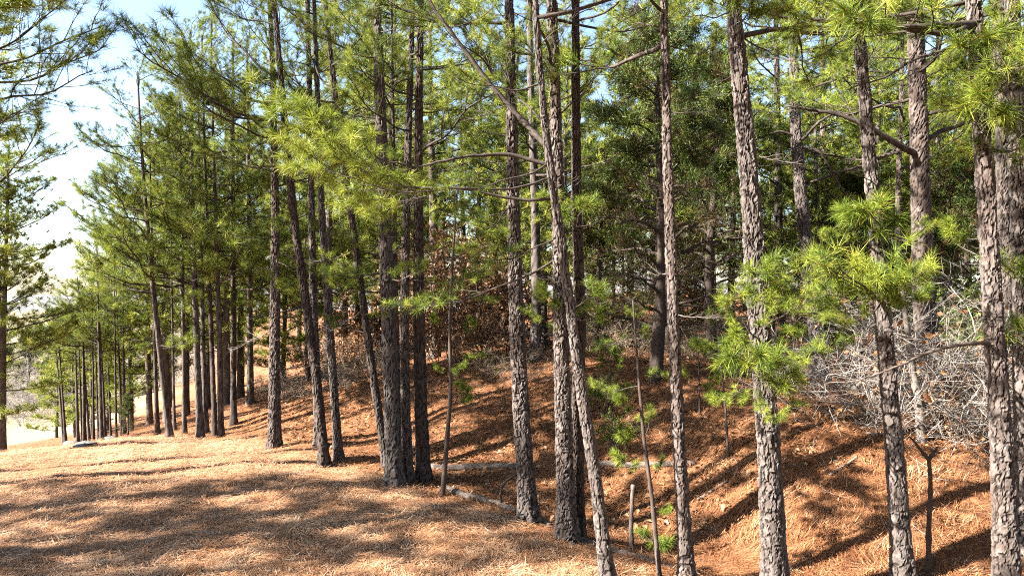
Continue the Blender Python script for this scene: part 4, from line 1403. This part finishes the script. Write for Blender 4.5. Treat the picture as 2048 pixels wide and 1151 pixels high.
# drifts: bunches of needles that lie one way and stand a little proud
nc_ = 5200
ci = rng.integers(0, N, nc_)
half = N // 2
bi = rng.integers(0, nc_, half)
spr = 0.09 * np.clip(rr[ci][bi] / 8, 0.8, 2)
sx_[:half] = sx_[ci][bi] + rng.normal(0, 1, half) * spr
sy_[:half] = sy_[ci][bi] + rng.normal(0, 1, half) * spr
rr = np.hypot(sx_, sy_)
ang[:half] = ang[ci][bi] + rng.normal(0, 0.45, half)
dx_, dy_ = np.cos(ang) * ln, np.sin(ang) * ln
lift = np.zeros(N)
lift[:half] = rng.random(half) * (0.02 + 0.05 * rng.random(nc_)[bi])
z0 = ground_z(sx_, sy_) + rng.uniform(0.002, 0.02, N) + lift
z1 = ground_z(sx_ + dx_, sy_ + dy_) + rng.uniform(0.002, 0.03, N) + lift + np.where(rng.random(N) < 0.05, rng.uniform(0, 0.09, N), 0)
nxs, nys = -np.sin(ang) * wd / 2, np.cos(ang) * wd / 2
v = np.stack([np.stack([sx_ - nxs, sy_ - nys, z0], 1), np.stack([sx_ + nxs, sy_ + nys, z0], 1), np.stack([sx_ + dx_, sy_ + dy_, z1], 1)], 1).reshape(-1, 3)
bw = bank_w(sx_, sy_)
ctone = np.zeros(N)
ctone[:half] = rng.normal(0, 0.22, nc_)[bi]
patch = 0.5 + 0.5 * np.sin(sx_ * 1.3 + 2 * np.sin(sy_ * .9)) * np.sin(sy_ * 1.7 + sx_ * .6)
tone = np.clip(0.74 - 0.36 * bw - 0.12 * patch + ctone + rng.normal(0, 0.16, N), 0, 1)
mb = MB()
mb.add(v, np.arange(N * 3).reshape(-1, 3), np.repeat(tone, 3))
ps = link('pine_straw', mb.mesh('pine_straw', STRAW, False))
ps['kind'] = 'stuff'
ps['label'] = 'layer of fallen russet and tan pine needles covering the ground'
ps['category'] = 'pine straw'

N = 22000
t_ = rng.random(N)
U = rng.uniform(560, 2048, N)
dd_ = rng.uniform(9.5, 18.5, N)
lx, ly = (U - CU) / F * dd_, dd_
keep = bank_w(lx, ly) > 0.5
cl_ = 0.5 + 0.5 * np.sin(lx * 1.9 + 1) * np.sin(ly * 1.5 + lx)
keep &= rng.random(N) < (0.15 + 0.85 * cl_ ** 2)
lx, ly = lx[keep], ly[keep]
N = len(lx)
P = np.stack([lx, ly, ground_z(lx, ly) + rng.uniform(0.015, 0.04, N)], 1)
a = rng.normal(size=(N, 3)) * [1, 1, 0.35]
a /= np.linalg.norm(a, axis=1, keepdims=True)
b = np.cross(a, np.array([0, 0, 1.0]) + rng.normal(0, 0.3, (N, 3)))
b /= np.linalg.norm(b, axis=1, keepdims=True)
sz = rng.uniform(0.06, 0.12, (N, 1))
up = np.array([0, 0, 1.0])
v = np.stack([P, P + a * sz * .5 + b * sz * .35 + up * sz * .2, P + a * sz, P + a * sz * .5 - b * sz * .35 + up * sz * .2], 1).reshape(-1, 3)
o_ = np.arange(N)[:, None] * 4
mb = MB()
mb.add(v, np.concatenate([o_ + np.array([[0, 1, 2]]), o_ + np.array([[0, 2, 3]])]), np.repeat(rng.random(N) ** 0.7, 4))
ll = link('leaf_litter', mb.mesh('leaf_litter', OAK, False))
ll['kind'] = 'stuff'
ll['label'] = 'scattered dry oak leaves lying on the bank'
ll['category'] = 'leaf litter'

# ------------------------------------------------------------------ labels that single out the look-alikes
ORD = ['first', 'second', 'third', 'fourth', 'fifth', 'sixth', 'seventh', 'eighth', 'ninth', 'tenth', 'eleventh', 'twelfth', 'thirteenth', 'fourteenth',
       'fifteenth', 'sixteenth', 'seventeenth', 'eighteenth', 'nineteenth', 'twentieth']
MARKS = [(430, 'the close pair at the mound'), (500, 'the pale pine on the bank'), (549, 'the pale corner pine'), (632, 'the curved dark pine'), (735, 'the black leaning pine'),
         (800, 'the tight clump of trunks'), (900, 'the slender tufted young pine'), (1033, 'the flared dark pine'), (1130, 'the crossing trunks'), (1230, 'the small cedar'), (1318, 'the dark cedar'),
         (1425, 'the tall green cedar'), (1510, 'the stout flaking pine'), (1600, 'the gnarled black limbs'), (1700, 'the far cedar gap'), (1770, 'the dark pine with bright sprays'), (1842, 'the thick old pine'), (1935, 'the sunny cedar'),
         (2000, 'the pine with the level limb'), (2120, 'the pine pressed at the wood edge'), (2230, 'the last pine of the front row')]


def behind(items, fmt):
    by = {}
    for u, y, o in items:
        m = min(MARKS, key=lambda q: abs(q[0] - u))[1]
        by.setdefault(m, []).append((y, o))
    for m, l in by.items():
        l.sort(key=lambda q: q[0])
        for i, (y, o) in enumerate(l):
            o['label'] = fmt.format(ORD[i], m)


behind(FARP, '{} tall back stand pine behind {}')
behind(YOUNG, '{} young low crowned pine behind {}')


def count_off(group, fmt, rev=False):
    l = [o for o in COL.objects if o.get('group') == group]
    l.sort(key=lambda o: o.location.x / o.location.y, reverse=rev)
    for i, o in enumerate(l):
        if i < len(ORD):
            o['label'] = fmt.format(ORD[i])


count_off(CL, '{} thin stem of the tight young pine clump, counted from the pale field')
count_off('young pines at the field edge', '{} bushy young pine beside the thin clump, counted from the pale field')
count_off('bare bushes of the brush pile', '{} tangle of bare grey twigs in the brush pile, counted from the stout flaking pine')
count_off('russet scrub oaks on the bank', '{} scrub oak with russet dead leaves, counted from the pale corner pine')
count_off('low bushes on the crest', '{} low grey brown bush on the bank crest, counted from the pale corner pine')
count_off('low bushes round the cedar', '{} low bush round the dark cedar, counted from the flared dark pine')
count_off('leafless thickets beyond the field', '{} pale leafless thicket beyond the field, counted towards the thin pine clump')
count_off('evergreens beyond the field', '{} dark round evergreen beyond the field, counted towards the thin pine clump')
count_off('winter trees beyond the field', '{} leafless winter tree beyond the pale field, counted towards the thin pine clump')
count_off('yellow green shrubs', '{} yellow green leafy shrub, counted from the crossing trunks')
count_off('russet shrubs in the brush pile', '{} russet dead leaved shrub in the brush pile, counted from the thick old pine')
